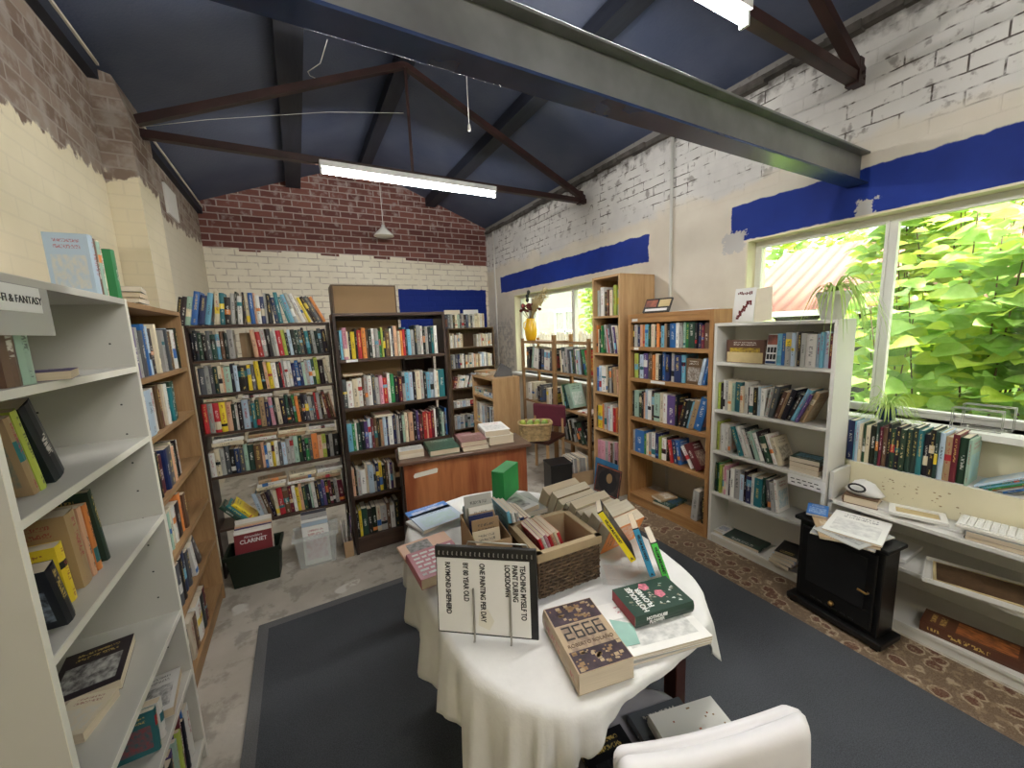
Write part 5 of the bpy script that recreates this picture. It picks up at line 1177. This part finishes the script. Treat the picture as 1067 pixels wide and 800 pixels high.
# ------------------------------------------------------------------ crates on the floor
def crate(name, label, x0, x1, y0, y1, h, mat, taper=.03, rz=0.0, cat='crate'):
    t = thing(name, label, cat, ((x0+x1)/2, (y0+y1)/2, .001), rz); w, d = (x1-x0)/2, (y1-y0)/2; b = MB(); k = .004
    def quad(z, s, off=0): return [(-w+s-off, -d+s-off, z), (w-s+off, -d+s-off, z), (w-s+off, d-s+off, z), (-w+s-off, d-s+off, z)]
    lv = [quad(0, taper), quad(h, 0), quad(h, k), quad(.005, taper+k)]
    for q_ in lv: b.v += q_
    mi = b.m(mat); b.face((3, 2, 1, 0), mi)
    for L in range(3):
        for i in range(4): b.face((L*4+i, L*4+(i+1) % 4, (L+1)*4+(i+1) % 4, (L+1)*4+i), mi)
    b.face((12, 13, 14, 15), mi); b.build('crate_shell', t, fix=True)
    b = MB(); e = .012
    b.box((-w-e, -d-e, h-.025), (w+e, -d, h+.004), mat).box((-w-e, d, h-.025), (w+e, d+e, h+.004), mat).box((-w-e, -d, h-.025), (-w, d, h+.004), mat).box((w, -d, h-.025), (w+e, d, h+.004), mat)
    b.build('rim', t, .003); return t
t = crate('plastic_crate', 'dark green plastic crate full of music books on the concrete floor', -.545, -.250, 2.86, 3.045, .235, 'green_crate', .02, R(-3))
def music(lab, c, acc, back, h, y, plain=False):
    return book('music_book', lab, (-.40-.105, y, .012), Matrix.Rotation(R(-3), 3, 'Z') @ Matrix.Rotation(R(-90), 3, 'Z') @ Matrix.Rotation(R(back), 3, 'Y'), .010, .21, h, c, acc, False, True, None, 'music book', plain)
o = music('maroon clarinet music book at the front of the dark green crate', (.20, .03, .035), 'm', -9, .32, 2.912, True)
lettering(o, 'CLARINET', .036, 'paper', frame_m((.0106, .105, .268), (0, 1, 0), (0, 0, 1)), .92, .0006); lettering(o, 'Abracadabra', .021, 'paper', frame_m((.0106, .105, .298), (0, 1, 0), (0, 0, 1)), .95)
for i, (c, nm, h) in enumerate((('w', 'white', .335), ('w', 'pale', .34), ('u', 'purple', .345), ('h', 'peach', .35), ('e', 'cream', .355), ('w', 'white and red', .38))):
    music(f'{nm} music book, {ordinal(i+2)} from the front in the dark green crate', c, 'r', -9, h, 2.925+.0165*i)
t = crate('plastic_tub', 'clear plastic tub of magazines on the floor beside the green crate', -.168, .098, 2.865, 3.045, .235, 'tub', .02, R(-3), 'tub')
for i, (c, a, nm, h) in enumerate((('w', 'p', 'white and pink', .27), ('i', 'w', 'pale blue', .29), ('w', 'n', 'white and navy', .30), ('s', 'r', 'grey and red', .325), ('a', 's', 'charcoal', .34))):
    book('magazine', f'{nm} magazine, {ordinal(i+1)} from the front in the clear plastic tub', (-.118, 2.912+.026*i, .010), Matrix.Rotation(R(-4), 3, 'Z') @ Matrix.Rotation(R(-90), 3, 'Z') @ Matrix.Rotation(R(-5), 3, 'Y'), .008, .165, h, c, a, False, True, cat='magazine')
t = thing('cardboard_box', 'small cardboard file box of papers standing beside the plastic tub', 'box', (.135, 2.868, .001))
MB().box((0, 0, 0), (.06, .08, .003), 'card').build('box_base', t)
for a, c in (((0, 0, .003), (.06, .002, .12)), ((0, .078, .003), (.06, .08, .12)), ((0, .002, .003), (.002, .078, .12)), ((.058, .002, .003), (.06, .078, .12))): MB().box(a, c, 'card').build('box_side', t)
for i, (x, h, c, nm) in enumerate(((.139, .26, 'w', 'white'), (.147, .28, 's', 'grey'), (.156, .27, 'w', 'off-white'), (.167, .33, 'k', 'black'), (.176, .30, 'u', 'purple'))):
    book('slim_book', f'{nm} booklet, {ordinal(i+1)} from the left in the small file box', (x+.001, 2.876, .006), Matrix.Rotation(R(-3+1.5*i), 3, 'Y'), .005, .06, h, c, 's')

# ------------------------------------------------------------------ beyond the divider: far bookcase and brick corner
ff = Fr(1.90, 5.35, 0)
t = bookcase('bookcase', 'brown bookcase of cream paperbacks standing in the far corner before the blue wall', ff, .74, 1.63, .22, [1.345, 1.04, .74, .45, .12], ('walnut', 'walnut', 'walnut'), .02, 'walnut', .06)
C1 = "e1 w2 e2 s1 w2 h1 e2 w1 e2 f1 w2 e2 s2 e1 w2"
row(ff, '', .02, .60, 1.6302, .20, .13, "a2 s2 k2 e2 q2 a2 s2 k2 n2 s2 a2 w2 e3 e2 w2 e2", mass=True)
row(ff, '', .03, .24, 1.3455, .2, .13, C1[:29], mass=True); row(ff, '', .45, .71, 1.3455, .19, .13, C1, mass=True)
row(ff, '', .03, .70, 1.0405, .2, .13, "a2 s2 a2 n2 e2 w2 k1 e2 s2 e2 w2 h2 e2 f2 w2 i2 w2 s2 e2 w2", mass=True)
row(ff, '', .03, .58, .7405, .19, .13, "/16 m2 e2 w2 w2 e1 w2 k1 w2 i2 w2 s2 i2 w2", mass=True)
row(ff, '', .03, .42, .4505, .10, .13, "s2 w2 w2 i2 w2 w1 r3 z2", mass=True)
row(ff, '', .03, .50, .1205, .2, .13, "s2 i2 s2 w1 a2 s2 i2 k1 s2 z2 h1 z2", mass=True)
me = book_mesh('paperback_rows', MASS, [MAT['cover'], MAT['pages']]); o = bpy.data.objects.new('paperback_rows', me); COL.objects.link(o); o['kind'] = 'stuff'
tag(o, 'tiny rows of cream and grey paperbacks filling the bookcase in the far corner', 'books')
for i, (x, c) in enumerate(((.0, 'pale green'), (.30, 'white'))):
    tag(MB().box((0, 0, 0), (.24, .012, .27), 'paper' if i else 'cream_paper').build('paper_card'), f'{c} card standing behind the books on top of the far corner bookcase', 'card').location = (1.93+x, 5.52, 1.6305)
# low oak bookcase end-on beside the ladder shelves
fo = Fr(1.93, 4.62, -PI/2)
t = bookcase('bookcase', 'low pine bookcase end on, piled with flat books, between desk and window', fo, .62, 1.02, .36, [.78, .42, .08], ('oak', 'oak_h', 'oak'), .025, 'oak', .05)
for i, (c, nm, z, u) in enumerate((('e', 'cream', .7805, .15), ('q', 'pale green', .8105, .16), ('s', 'grey', .8405, .15), ('i', 'pale blue', .7805, .43), ('w', 'white', .8105, .44), ('f', 'tan', .8405, .43))):
    p = fo.w(u, .12, 0); flat_book('large_paperback', f'{nm} book lying flat on the upper shelf of the low pine bookcase, {ordinal(i % 3+1)} up', p[:2], z, 0, .2, .24, .029, c, parts=False)
row(fo, 'lower shelf of the low pine bookcase', .04, .58, .4205, .24, .17, "e2 s2 w3 i2 w2 s2 a2 i2 k2 w2", 'large_paperback')
for i, (c, nm) in enumerate((('e', 'cream'), ('w', 'white'), ('f', 'buff'))):
    flat_book('large_paperback', f'{nm} book lying on top of the low pine bookcase, {ordinal(i+1)} up', fo.w(.2, .15, 0)[:2], 1.0205+.0205*i, R(8*i), .22, .3, .02, c, parts=False)
t = thing('card_tent', 'dark grey folded card tent standing on the low pine bookcase', 'card', (2.14, 4.12, 1.0205), R(-15))
MB().prism([(-.11, 0, 0), (.11, 0, .0), (.10, 0, .09), (-.02, 0, .16)], (0, .09, 0), 'carpet_edge').build('folded_card', t, fix=True)

# ------------------------------------------------------------------ ladder shelves in front of the far window
LX = 2.56
t = thing('open_shelving', 'open pine shelving with upright posts across the far window', 'shelf unit', (LX, 3.02, 0))
L = lambda b, nm, bv=.002: b.build(nm, t, bv)
for y, h in ((.02, 1.46), (.62, 1.50), (1.34, 1.46)):
    w = .036 if y != .62 else .055
    L(MB().box((0, y, 0), (.03, y+w, h), 'pine_l'), 'post'); L(MB().box((.24, y, 0), (.27, y+w*.8, h), 'pine'), 'post')
for z, y0, y1 in ((1.415, .02, 1.37), (1.075, .02, 1.37), (.66, .02, 1.37), (.30, .02, .66)):
    L(MB().box((.004, y0, z-.018), (.262, y1, z), 'pine_lh') if z < 1.4 else MB().box((.004, y0, z-.018), (.03, y1, z), 'pine_lh').box((.24, y0, z-.018), (.262, y1, z), 'pine_lh').box((.004, .70, z), (.262, y1, z+.012), 'pine_lh'), 'shelf')
fk = Fr(LX, 4.36, -PI/2); q = fk
row(fk, 'upper left shelf of the open pine shelving', .03, .66, 1.0755, .26, .18, "a2 k2 /10 q2 w5 /4 k2 a3 w6 a2 k2", 'large_paperback', v0=.035)
row(fk, 'upper right shelf of the open pine shelving', .76, 1.29, 1.0755, .27, .18, "\\6 e2 a2 s2 d2 s2 a2 i2 d2 a2 w2 q2 i2 a2 \\12 g3 g2 r2", 'large_paperback', v0=.035)
row(fk, 'middle left shelf of the open pine shelving', .04, .62, .6605, .22, .18, "w3 e3 _4 k3 a2 _4 e2 w3 k2", 'large_paperback', v0=.035)
row(fk, 'middle right shelf of the open pine shelving', .75, 1.02, .6605, .26, .18, "\\12 e2 g2 d1 \\22 q5", 'large_paperback', v0=.035)
row(fk, 'lower right shelf of the open pine shelving', .74, 1.25, .3005, .27, .18, "\\14 e2 a2 s2 k2 w2 k2 s2 \\24 k3 d4 k2", 'large_paperback', v0=.035)
flat_book('magazine', 'white papers lying flat at the end of the middle open shelf', (LX+.135, 3.20), .6605, R(10), .16, .2, .012, 'w', parts=False, cat='papers')
t = thing('vase', 'bright yellow jug vase holding dried flowers on the open pine shelving', 'vase', (LX+.12, 4.33, 1.4275))
MB().lathe([(.05, 0), (.062, .006), (.078, .08), (.082, .14), (.07, .21), (.052, .26), (.056, .285), (.050, .285), (.046, .26)], (0, 0, 0), 'yellow', 28).build('vase_body', t)
MB().tube([(-.055, 0, .26), (-.10, 0, .23), (-.105, 0, .17), (-.078, 0, .13)], .008, 'yellow', 8).build('vase_handle', t)
t = thing('dried_bouquet', 'bunch of dark red dried flowers and straw grasses in the yellow vase', 'flowers', (LX+.12, 4.33, 1.70))
b = MB(); g_ = MB(); q = random.Random(12)
for k in range(40):
    a = q.uniform(0, 2*PI); sp = q.uniform(.01, .14); h = q.uniform(.085, .18); e = (sp*math.cos(a), sp*math.sin(a), h+.02); b.tube([(.01*math.cos(a), .01*math.sin(a), -.02), e], .0022, 'stem', 5)
    MB().lathe([(.004, -.012), (.022, 0), (.026, .012), (.012, .026), (.002, .028)], e, 'flower_a', 8).build('flower_head', t)
for k in range(30):
    a = q.uniform(-2.0, -1.1); sp = q.uniform(.10, .46); h = .12+q.uniform(.10, .30)*(.4+sp*1.2); e = (sp*math.cos(a)*.3, sp*math.sin(a), h); b.tube([(0, 0, -.02), (e[0]*.4, e[1]*.4, h*.6), e], .0016, 'flower_b', 5)
    for j in range(8):
        u = .55+.05*j; p = (e[0]*u+q.uniform(-.012, .012), e[1]*u+q.uniform(-.012, .012), h*u+.02+q.uniform(-.01, .01)); g_.lathe([(.002, -.012), (.008, 0), (.002, .014)], p, 'flower_b', 5)
for k in range(3): MB().lathe([(.004, -.02), (.024, 0), (.02, .03), (.004, .04)], (q.uniform(-.02, .02), .03+q.uniform(-.03, .03), .24+k*.05), 'ink', 8).build('flower_head', t)
b.build('stem', t); g_.build('grass_head', t)
# chair with the wicker basket, magazine boxes
t = thing('side_chair', 'maroon upholstered chair with pale wooden legs beside the desk', 'chair', (2.20, 3.42, 0), R(-62))
MB().box((-.2, -.2, .40), (.2, .2, .435), 'leg_wood').build('seat', t, .008); MB().box((-.2, .18, .50), (.2, .225, .74), 'maroon').build('backrest', t, .015)
for x in (-.185, .16):
    for y in (-.19, .175): MB().box((x, y, .001), (x+.026, y+.026, .40 if y < 0 else .6), 'oak').build('leg', t, .003)
t = thing('wicker_basket', 'pale wicker basket of green oddments on the maroon chair', 'basket', (2.08, 3.34, .4365), R(-28))
b = MB(); n_ = 40; prof = []
for rw in range(11):
    z = .006+rw*.0155; s = .86+.14*rw/10; pts = []
    for i in range(n_):
        a = 2*PI*i/n_; k = (abs(math.cos(a))**4+abs(math.sin(a))**4)**-.25; o_ = .004*(1 if (i+rw) % 2 else -1); pts.append(((.165*s+o_)*k*math.cos(a), (.115*s+o_)*k*math.sin(a), z))
    b.tube(pts, .0075, 'wicker', 6, closed=True)
b.build('basket_weave', t); MB().box((-.13, -.085, .0), (.13, .085, .004), 'wicker').build('basket_base', t)
b = MB(); pts = [(.172*k_*math.cos(a), .122*k_*math.sin(a), .176) for a in [2*PI*i/n_ for i in range(n_)] for k_ in [(abs(math.cos(a))**4+abs(math.sin(a))**4)**-.25]]; b.tube(pts, .011, 'wicker', 8, closed=True); b.build('basket_rim', t)
for i in range(7):
    q = random.Random(40+i); o = MB().lathe([(.006, -.03), (.028, -.012), (.032, .01), (.02, .03), (.003, .036)], (0, 0, 0), ('leaf_b', 'leaf_in', 'leaf_a')[i % 3], 12).build('green_fruit')
    o.location = (2.08+(-.113+.0385*i)*math.cos(R(-28)), 3.34+(-.113+.0385*i)*math.sin(R(-28))+.030*(-1)**i, .4365+.165); o.rotation_euler = (q.uniform(-.5, .5), 0, 0)
    tag(o, 'one of the green round fruits heaped in the pale wicker basket', 'fruit', 'green fruits in the wicker basket')
t = thing('storage_box', 'black storage box standing on the floor before the maroon chair', 'box', (2.10, 2.98, .001), R(-12))
MB().box((-.11, -.10, 0), (.11, .10, .27), 'blackp').build('box_body', t, .006); MB().box((-.115, -.105, .27), (.115, .105, .29), 'blackp').build('lid', t, .004)
t = thing('cardboard_box', 'open cardboard box of magazines on the floor by the tall narrow bookcase', 'box', (2.36, 3.02, .001), R(-8))
MB().box((-.13, -.12, 0), (.13, .12, .003), 'card').build('box_base', t)
for a, c in (((-.13, -.12, .003), (.13, -.117, .15)), ((-.13, .117, .003), (.13, .12, .15)), ((-.13, -.117, .003), (-.127, .117, .15)), ((.127, -.117, .003), (.13, .117, .15))): MB().box(a, c, 'card').build('box_side', t)
for i in range(14):
    c, nm = rnd.choice((('w', 'white'), ('s', 'grey'), ('e', 'cream'), ('s', 'silver')))
    book('magazine', f'{nm} magazine, {ordinal(i+1)} from the left in the cardboard box by the tall narrow bookcase', (2.25+.0145*i*.98, 2.94-.0145*i*.14, .006), Matrix.Rotation(R(-8), 3, 'Z') @ Matrix.Rotation(R(-4), 3, 'Y'), .010, .19, .27+.02*rnd.random(), c, 'k', False, False, None, 'magazine')
# record sleeves against the bottom of the tall case
t = thing('record_sleeve', 'blue record sleeve leaning at the foot of the tall narrow bookcase', 'record', (2.438, 2.84, .001), R(-88)); 
MB().box((0, 0, 0), (.30, .004, .30), 'album_blue').build('sleeve', t).rotation_euler = (R(-5), 0, 0)
b = MB(); b.box((.06, -.0006, .06), (.24, 0, .22), 'blue_pot'); b.build('sleeve_picture', t).rotation_euler = (R(-5), 0, 0)
t = thing('record_sleeve', 'record sleeve with a red border and dark portrait leaning in front of the blue one', 'record', (2.375, 2.775, .001), R(-86))
MB().box((0, 0, 0), (.31, .004, .27), M_plain('dark_record_sleeve', (.045, .035, .035), .4, 0, .3, 14)).build('sleeve', t).rotation_euler = (R(-12), 0, 0)
b = MB()
for a_, c_ in (((.006, -.0012, .006), (.304, -.0006, .016)), ((.006, -.0012, .254), (.304, -.0006, .264)), ((.006, -.0012, .016), (.014, -.0006, .254)), ((.296, -.0012, .016), (.304, -.0006, .254))): b.box(a_, c_, 'album_dark')
b.prism([(.155+.115*math.cos(a), -.0006, .13+.105*math.sin(a)) for a in [2*PI*k/28 for k in range(28)]], (0, .0005, 0), 'ink'); b.prism([(.175+.036*math.cos(a), -.0012, .165+.046*math.sin(a)) for a in [2*PI*k/22 for k in range(22)]], (0, .0005, 0), 'hardboard')
b.build('sleeve_portrait', t, fix=True).rotation_euler = (R(-12), 0, 0)

# ------------------------------------------------------------------ garden outside
struct(MB().box((XR+.26, -14, -.35), (30, 30, -.30), 'grass').build('ground_outside'))
def leaf_shape(b, c, d, nrm, L, W, mat, k=5):
    d = d.normalized(); s = d.cross(nrm).normalized(); n_ = s.cross(d); mi = b.m(mat); k0 = len(b.v)
    prof = [(-.08, .42), (.08, .86), (.30, 1.0), (.58, .78), (.84, .32), (1.0, 0)]
    for u, w in prof:
        p = c+d*(L*u)-n_*(L*.22*u*u); b.v += [tuple(p-s*(W*w)+n_*(W*w*.25)), tuple(p), tuple(p+s*(W*w)+n_*(W*w*.25))]
    for i in range(len(prof)-1):
        for j in range(2): o = k0+i*3+j; b.face((o, o+1, o+4, o+3), mi, True)
def shrub(name, label, c, n, R_, H, L, mats, seed, nst=7, z0=-.3, bias=Vector((-.35, 0, .25)), group=None):
    q = random.Random(seed); t = thing(name, label, 'shrub', (c[0], c[1], z0), 0, group); b = MB(); st = MB()
    stems = []
    for i in range(nst):
        a = q.uniform(0, 2*PI); r_ = q.uniform(.2, 1); e = Vector((R_[0]*r_*math.cos(a), R_[1]*r_*math.sin(a), H*q.uniform(.75, 1.05))); s0 = Vector((e.x*.3, e.y*.3, 0)); m = Vector((e.x*.55+q.uniform(-.1, .1), e.y*.55+q.uniform(-.12, .12), e.z*.55))
        st.tube([s0, m, e], .01, 'stem', 6, rs=[.008, .006, .003]); stems.append((s0, m, e))
    for k in range(n):
        s0, m, e = q.choice(stems); u = q.uniform(.15, 1.0); p = s0.lerp(m, u*2) if u < .5 else m.lerp(e, u*2-1)
        a = q.uniform(0, 2*PI); d = Vector((math.cos(a), math.sin(a), q.uniform(-.35, .25)))+bias*q.uniform(0, 1); l = L*q.uniform(.6, 1.15)
        p = p+Vector((d.x, d.y, 0))*q.uniform(0, .28)+Vector((0, 0, q.uniform(-.1, .1)))
        leaf_shape(b, p, d, Vector((q.uniform(-1.1, -.1), q.uniform(-.5, .4), .8)), l, l*q.uniform(.38, .5), q.choices(mats, weights=(5, 3, 2)[:len(mats)])[0])
    st.build('stem', t); b.build('foliage', t); return t
lab = 'broad leaved green shrub pressing up outside the near window, '
shrub('garden_shrub', lab+'behind the mullion', (4.0, 1.22), 420, (.30, .26), 2.0, .165, ('leaf_a', 'leaf_b', 'leaf_c'), 1)
shrub('garden_shrub', lab+'filling the middle pane', (4.15, .66), 900, (.34, .28), 2.75, .165, ('leaf_a', 'leaf_b', 'leaf_c'), 2, 9)
shrub('garden_shrub', lab+'at the frame edge', (3.95, .10), 700, (.36, .28), 2.6, .165, ('leaf_a', 'leaf_b', 'leaf_c'), 3)
shrub('garden_shrub', 'tall yellow green shrub with small leaves behind the broad leaved ones', (5.6, 1.25), 2200, (.62, .62), 3.5, .15, ('leaf_b', 'leaf_a', 'leaf_c'), 4, 16)
shrub('garden_shrub', 'tall yellow green shrub arching at the frame edge beyond the broad leaves', (5.7, -.15), 1800, (.62, .62), 3.5, .15, ('leaf_b', 'leaf_a', 'leaf_c'), 5, 16)
shrub('garden_shrub', 'low round leaved bush outside the smaller pane of the near window', (4.6, 2.35), 150, (.42, .5), 1.72, .20, ('leaf_a', 'leaf_c', 'leaf_b'), 6)
shrub('garden_tree', 'feathery yellow green tree outside the far window', (6.05, 6.6), 2600, (.55, .9), 3.6, .11, ('leaf_b', 'leaf_a', 'leaf_b'), 7, 22)
for i, (x, y, h) in enumerate(((12.2, 1.5, 4.8), (12.4, -3.2, 5.2), (13.8, 5.6, 5.0), (12.0, -7.8, 5.0))):
    shrub('garden_tree', f'leafy tree far down the garden, {ordinal(i+1)} of the screen behind the shed', (x, y), 1500, (1.6, 2.0), h, .30, ('leaf_b', 'leaf_a', 'leaf_c'), 20+i, 20)
# shed with a pink corrugated roof
t = thing('garden_shed', 'low shed with a faded pink corrugated roof beyond the shrubs', 'shed', (7.4, .9, -.3))
MB().box((.15, -2.4, 0), (2.6, 3.35, 2.02), 'dark_shed').build('shed_wall', t)
b = MB(); b.grid(lambda u, v: (-.25+u*2.1, -2.7+v*6.4, 1.98+u*1.25+.022*math.sin(v*6.4/.105*PI)), 2, 366, 'tin', True); b.build('corrugated_roof', t, solid=.004)
MB().box((-.27, -2.7, 1.90), (-.24, 3.7, 1.99), 'pvc').build('gutter', t)
# neighbouring house
t = thing('neighbour_house', 'pale rendered house with white framed windows beyond the far window', 'house', (7.6, 6.4, -.3))
MB().box((0, 0, 0), (4, 9, 5.2), 'house').build('house_wall', t)
for y in (1.3, 3.2, 5.4):
    for z in (1.0, 3.2):
        w = MB(); w.box((-.05, y, z), (0, y+1.1, z+.07), 'pvc').box((-.05, y, z+1.33), (0, y+1.1, z+1.4), 'pvc').box((-.05, y, z+.07), (0, y+.07, z+1.33), 'pvc').box((-.05, y+1.03, z+.07), (0, y+1.1, z+1.33), 'pvc').box((-.05, y+.5, z+.07), (0, y+.57, z+1.33), 'pvc').box((-.05, y+.07, z+.7), (0, y+1.03, z+.76), 'pvc')
        o = w.build('house_window', t); MB().box((-.012, y+.05, z+.05), (-.004, y+1.05, z+1.35), 'acrylic').build('pane', o)
t = thing('garden_fence', 'weathered plank fence under the feathery tree outside the far window', 'fence', (5.0, 4.2, -.3))
b = MB()
for k in range(34): b.box((0, k*.12, 0), (.02, k*.12+.105, 1.75+.03*math.sin(k*2.1)), 'fence')
b.build('fence_plank', t); MB().box((.02, 0, .4), (.06, 4.1, .48), 'fence').box((.02, 0, 1.3), (.06, 4.1, 1.38), 'fence').build('fence_rail', t)

# ------------------------------------------------------------------ light, camera, view
wd = bpy.data.worlds.new('sky'); S.world = wd; wd.use_nodes = True; nt = wd.node_tree; bg = nt.nodes['Background']
sky = nt.nodes.new('ShaderNodeTexSky'); sky.sky_type = 'NISHITA'; sky.sun_disc = False; sky.sun_elevation = R(50); sky.sun_rotation = R(180); sky.air_density = 1.5; sky.dust_density = 6; sky.altitude = 0
mx = nt.nodes.new('ShaderNodeMix'); mx.data_type = 'RGBA'; mx.inputs[0].default_value = .75; mx.inputs[7].default_value = (2.5, 2.5, 2.45, 1)
nt.links.new(sky.outputs[0], mx.inputs[6]); nt.links.new(mx.outputs[2], bg.inputs[0]); bg.inputs[1].default_value = 1.0
sl = bpy.data.lights.new('sun', 'SUN'); sl.energy = 13.0; sl.angle = R(6); sl.color = (1, .96, .88); so = bpy.data.objects.new('sun', sl); COL.objects.link(so)
so.rotation_euler = Vector((.02, .62, -.80)).to_track_quat('-Z', 'Y').to_euler()
cd = bpy.data.cameras.new('camera'); co = bpy.data.objects.new('camera', cd); COL.objects.link(co); S.camera = co
cd.sensor_width = 36; cd.sensor_fit = 'HORIZONTAL'; cd.lens = 400.6/1067*36; cd.clip_start = .02; cd.clip_end = 200
yaw, pitch, roll = R(28.633), R(8.275), R(2.370)
f = Vector((math.sin(yaw)*math.cos(pitch), math.cos(yaw)*math.cos(pitch), -math.sin(pitch))); rr = Vector((math.cos(yaw), -math.sin(yaw), 0)); dn = f.cross(rr)
r2 = rr*math.cos(roll)+dn*math.sin(roll); d2 = dn*math.cos(roll)-rr*math.sin(roll)
co.matrix_world = Matrix(((r2.x, -d2.x, -f.x, 0), (r2.y, -d2.y, -f.y, 0), (r2.z, -d2.z, -f.z, 1.6), (0, 0, 0, 1)))
vs = S.view_settings; S.display_settings.display_device = 'sRGB'; vs.view_transform = 'Standard'; vs.look = 'None'; vs.exposure = 0.82; vs.gamma = 1.0; vs.use_curve_mapping = False
cy_ = S.cycles; cy_.max_bounces = 8; cy_.diffuse_bounces = 5; cy_.glossy_bounces = 3; cy_.transmission_bounces = 4; cy_.transparent_max_bounces = 10; cy_.sample_clamp_indirect = 6; cy_.use_denoising = True
cy_.caustics_reflective = False; cy_.caustics_refractive = False
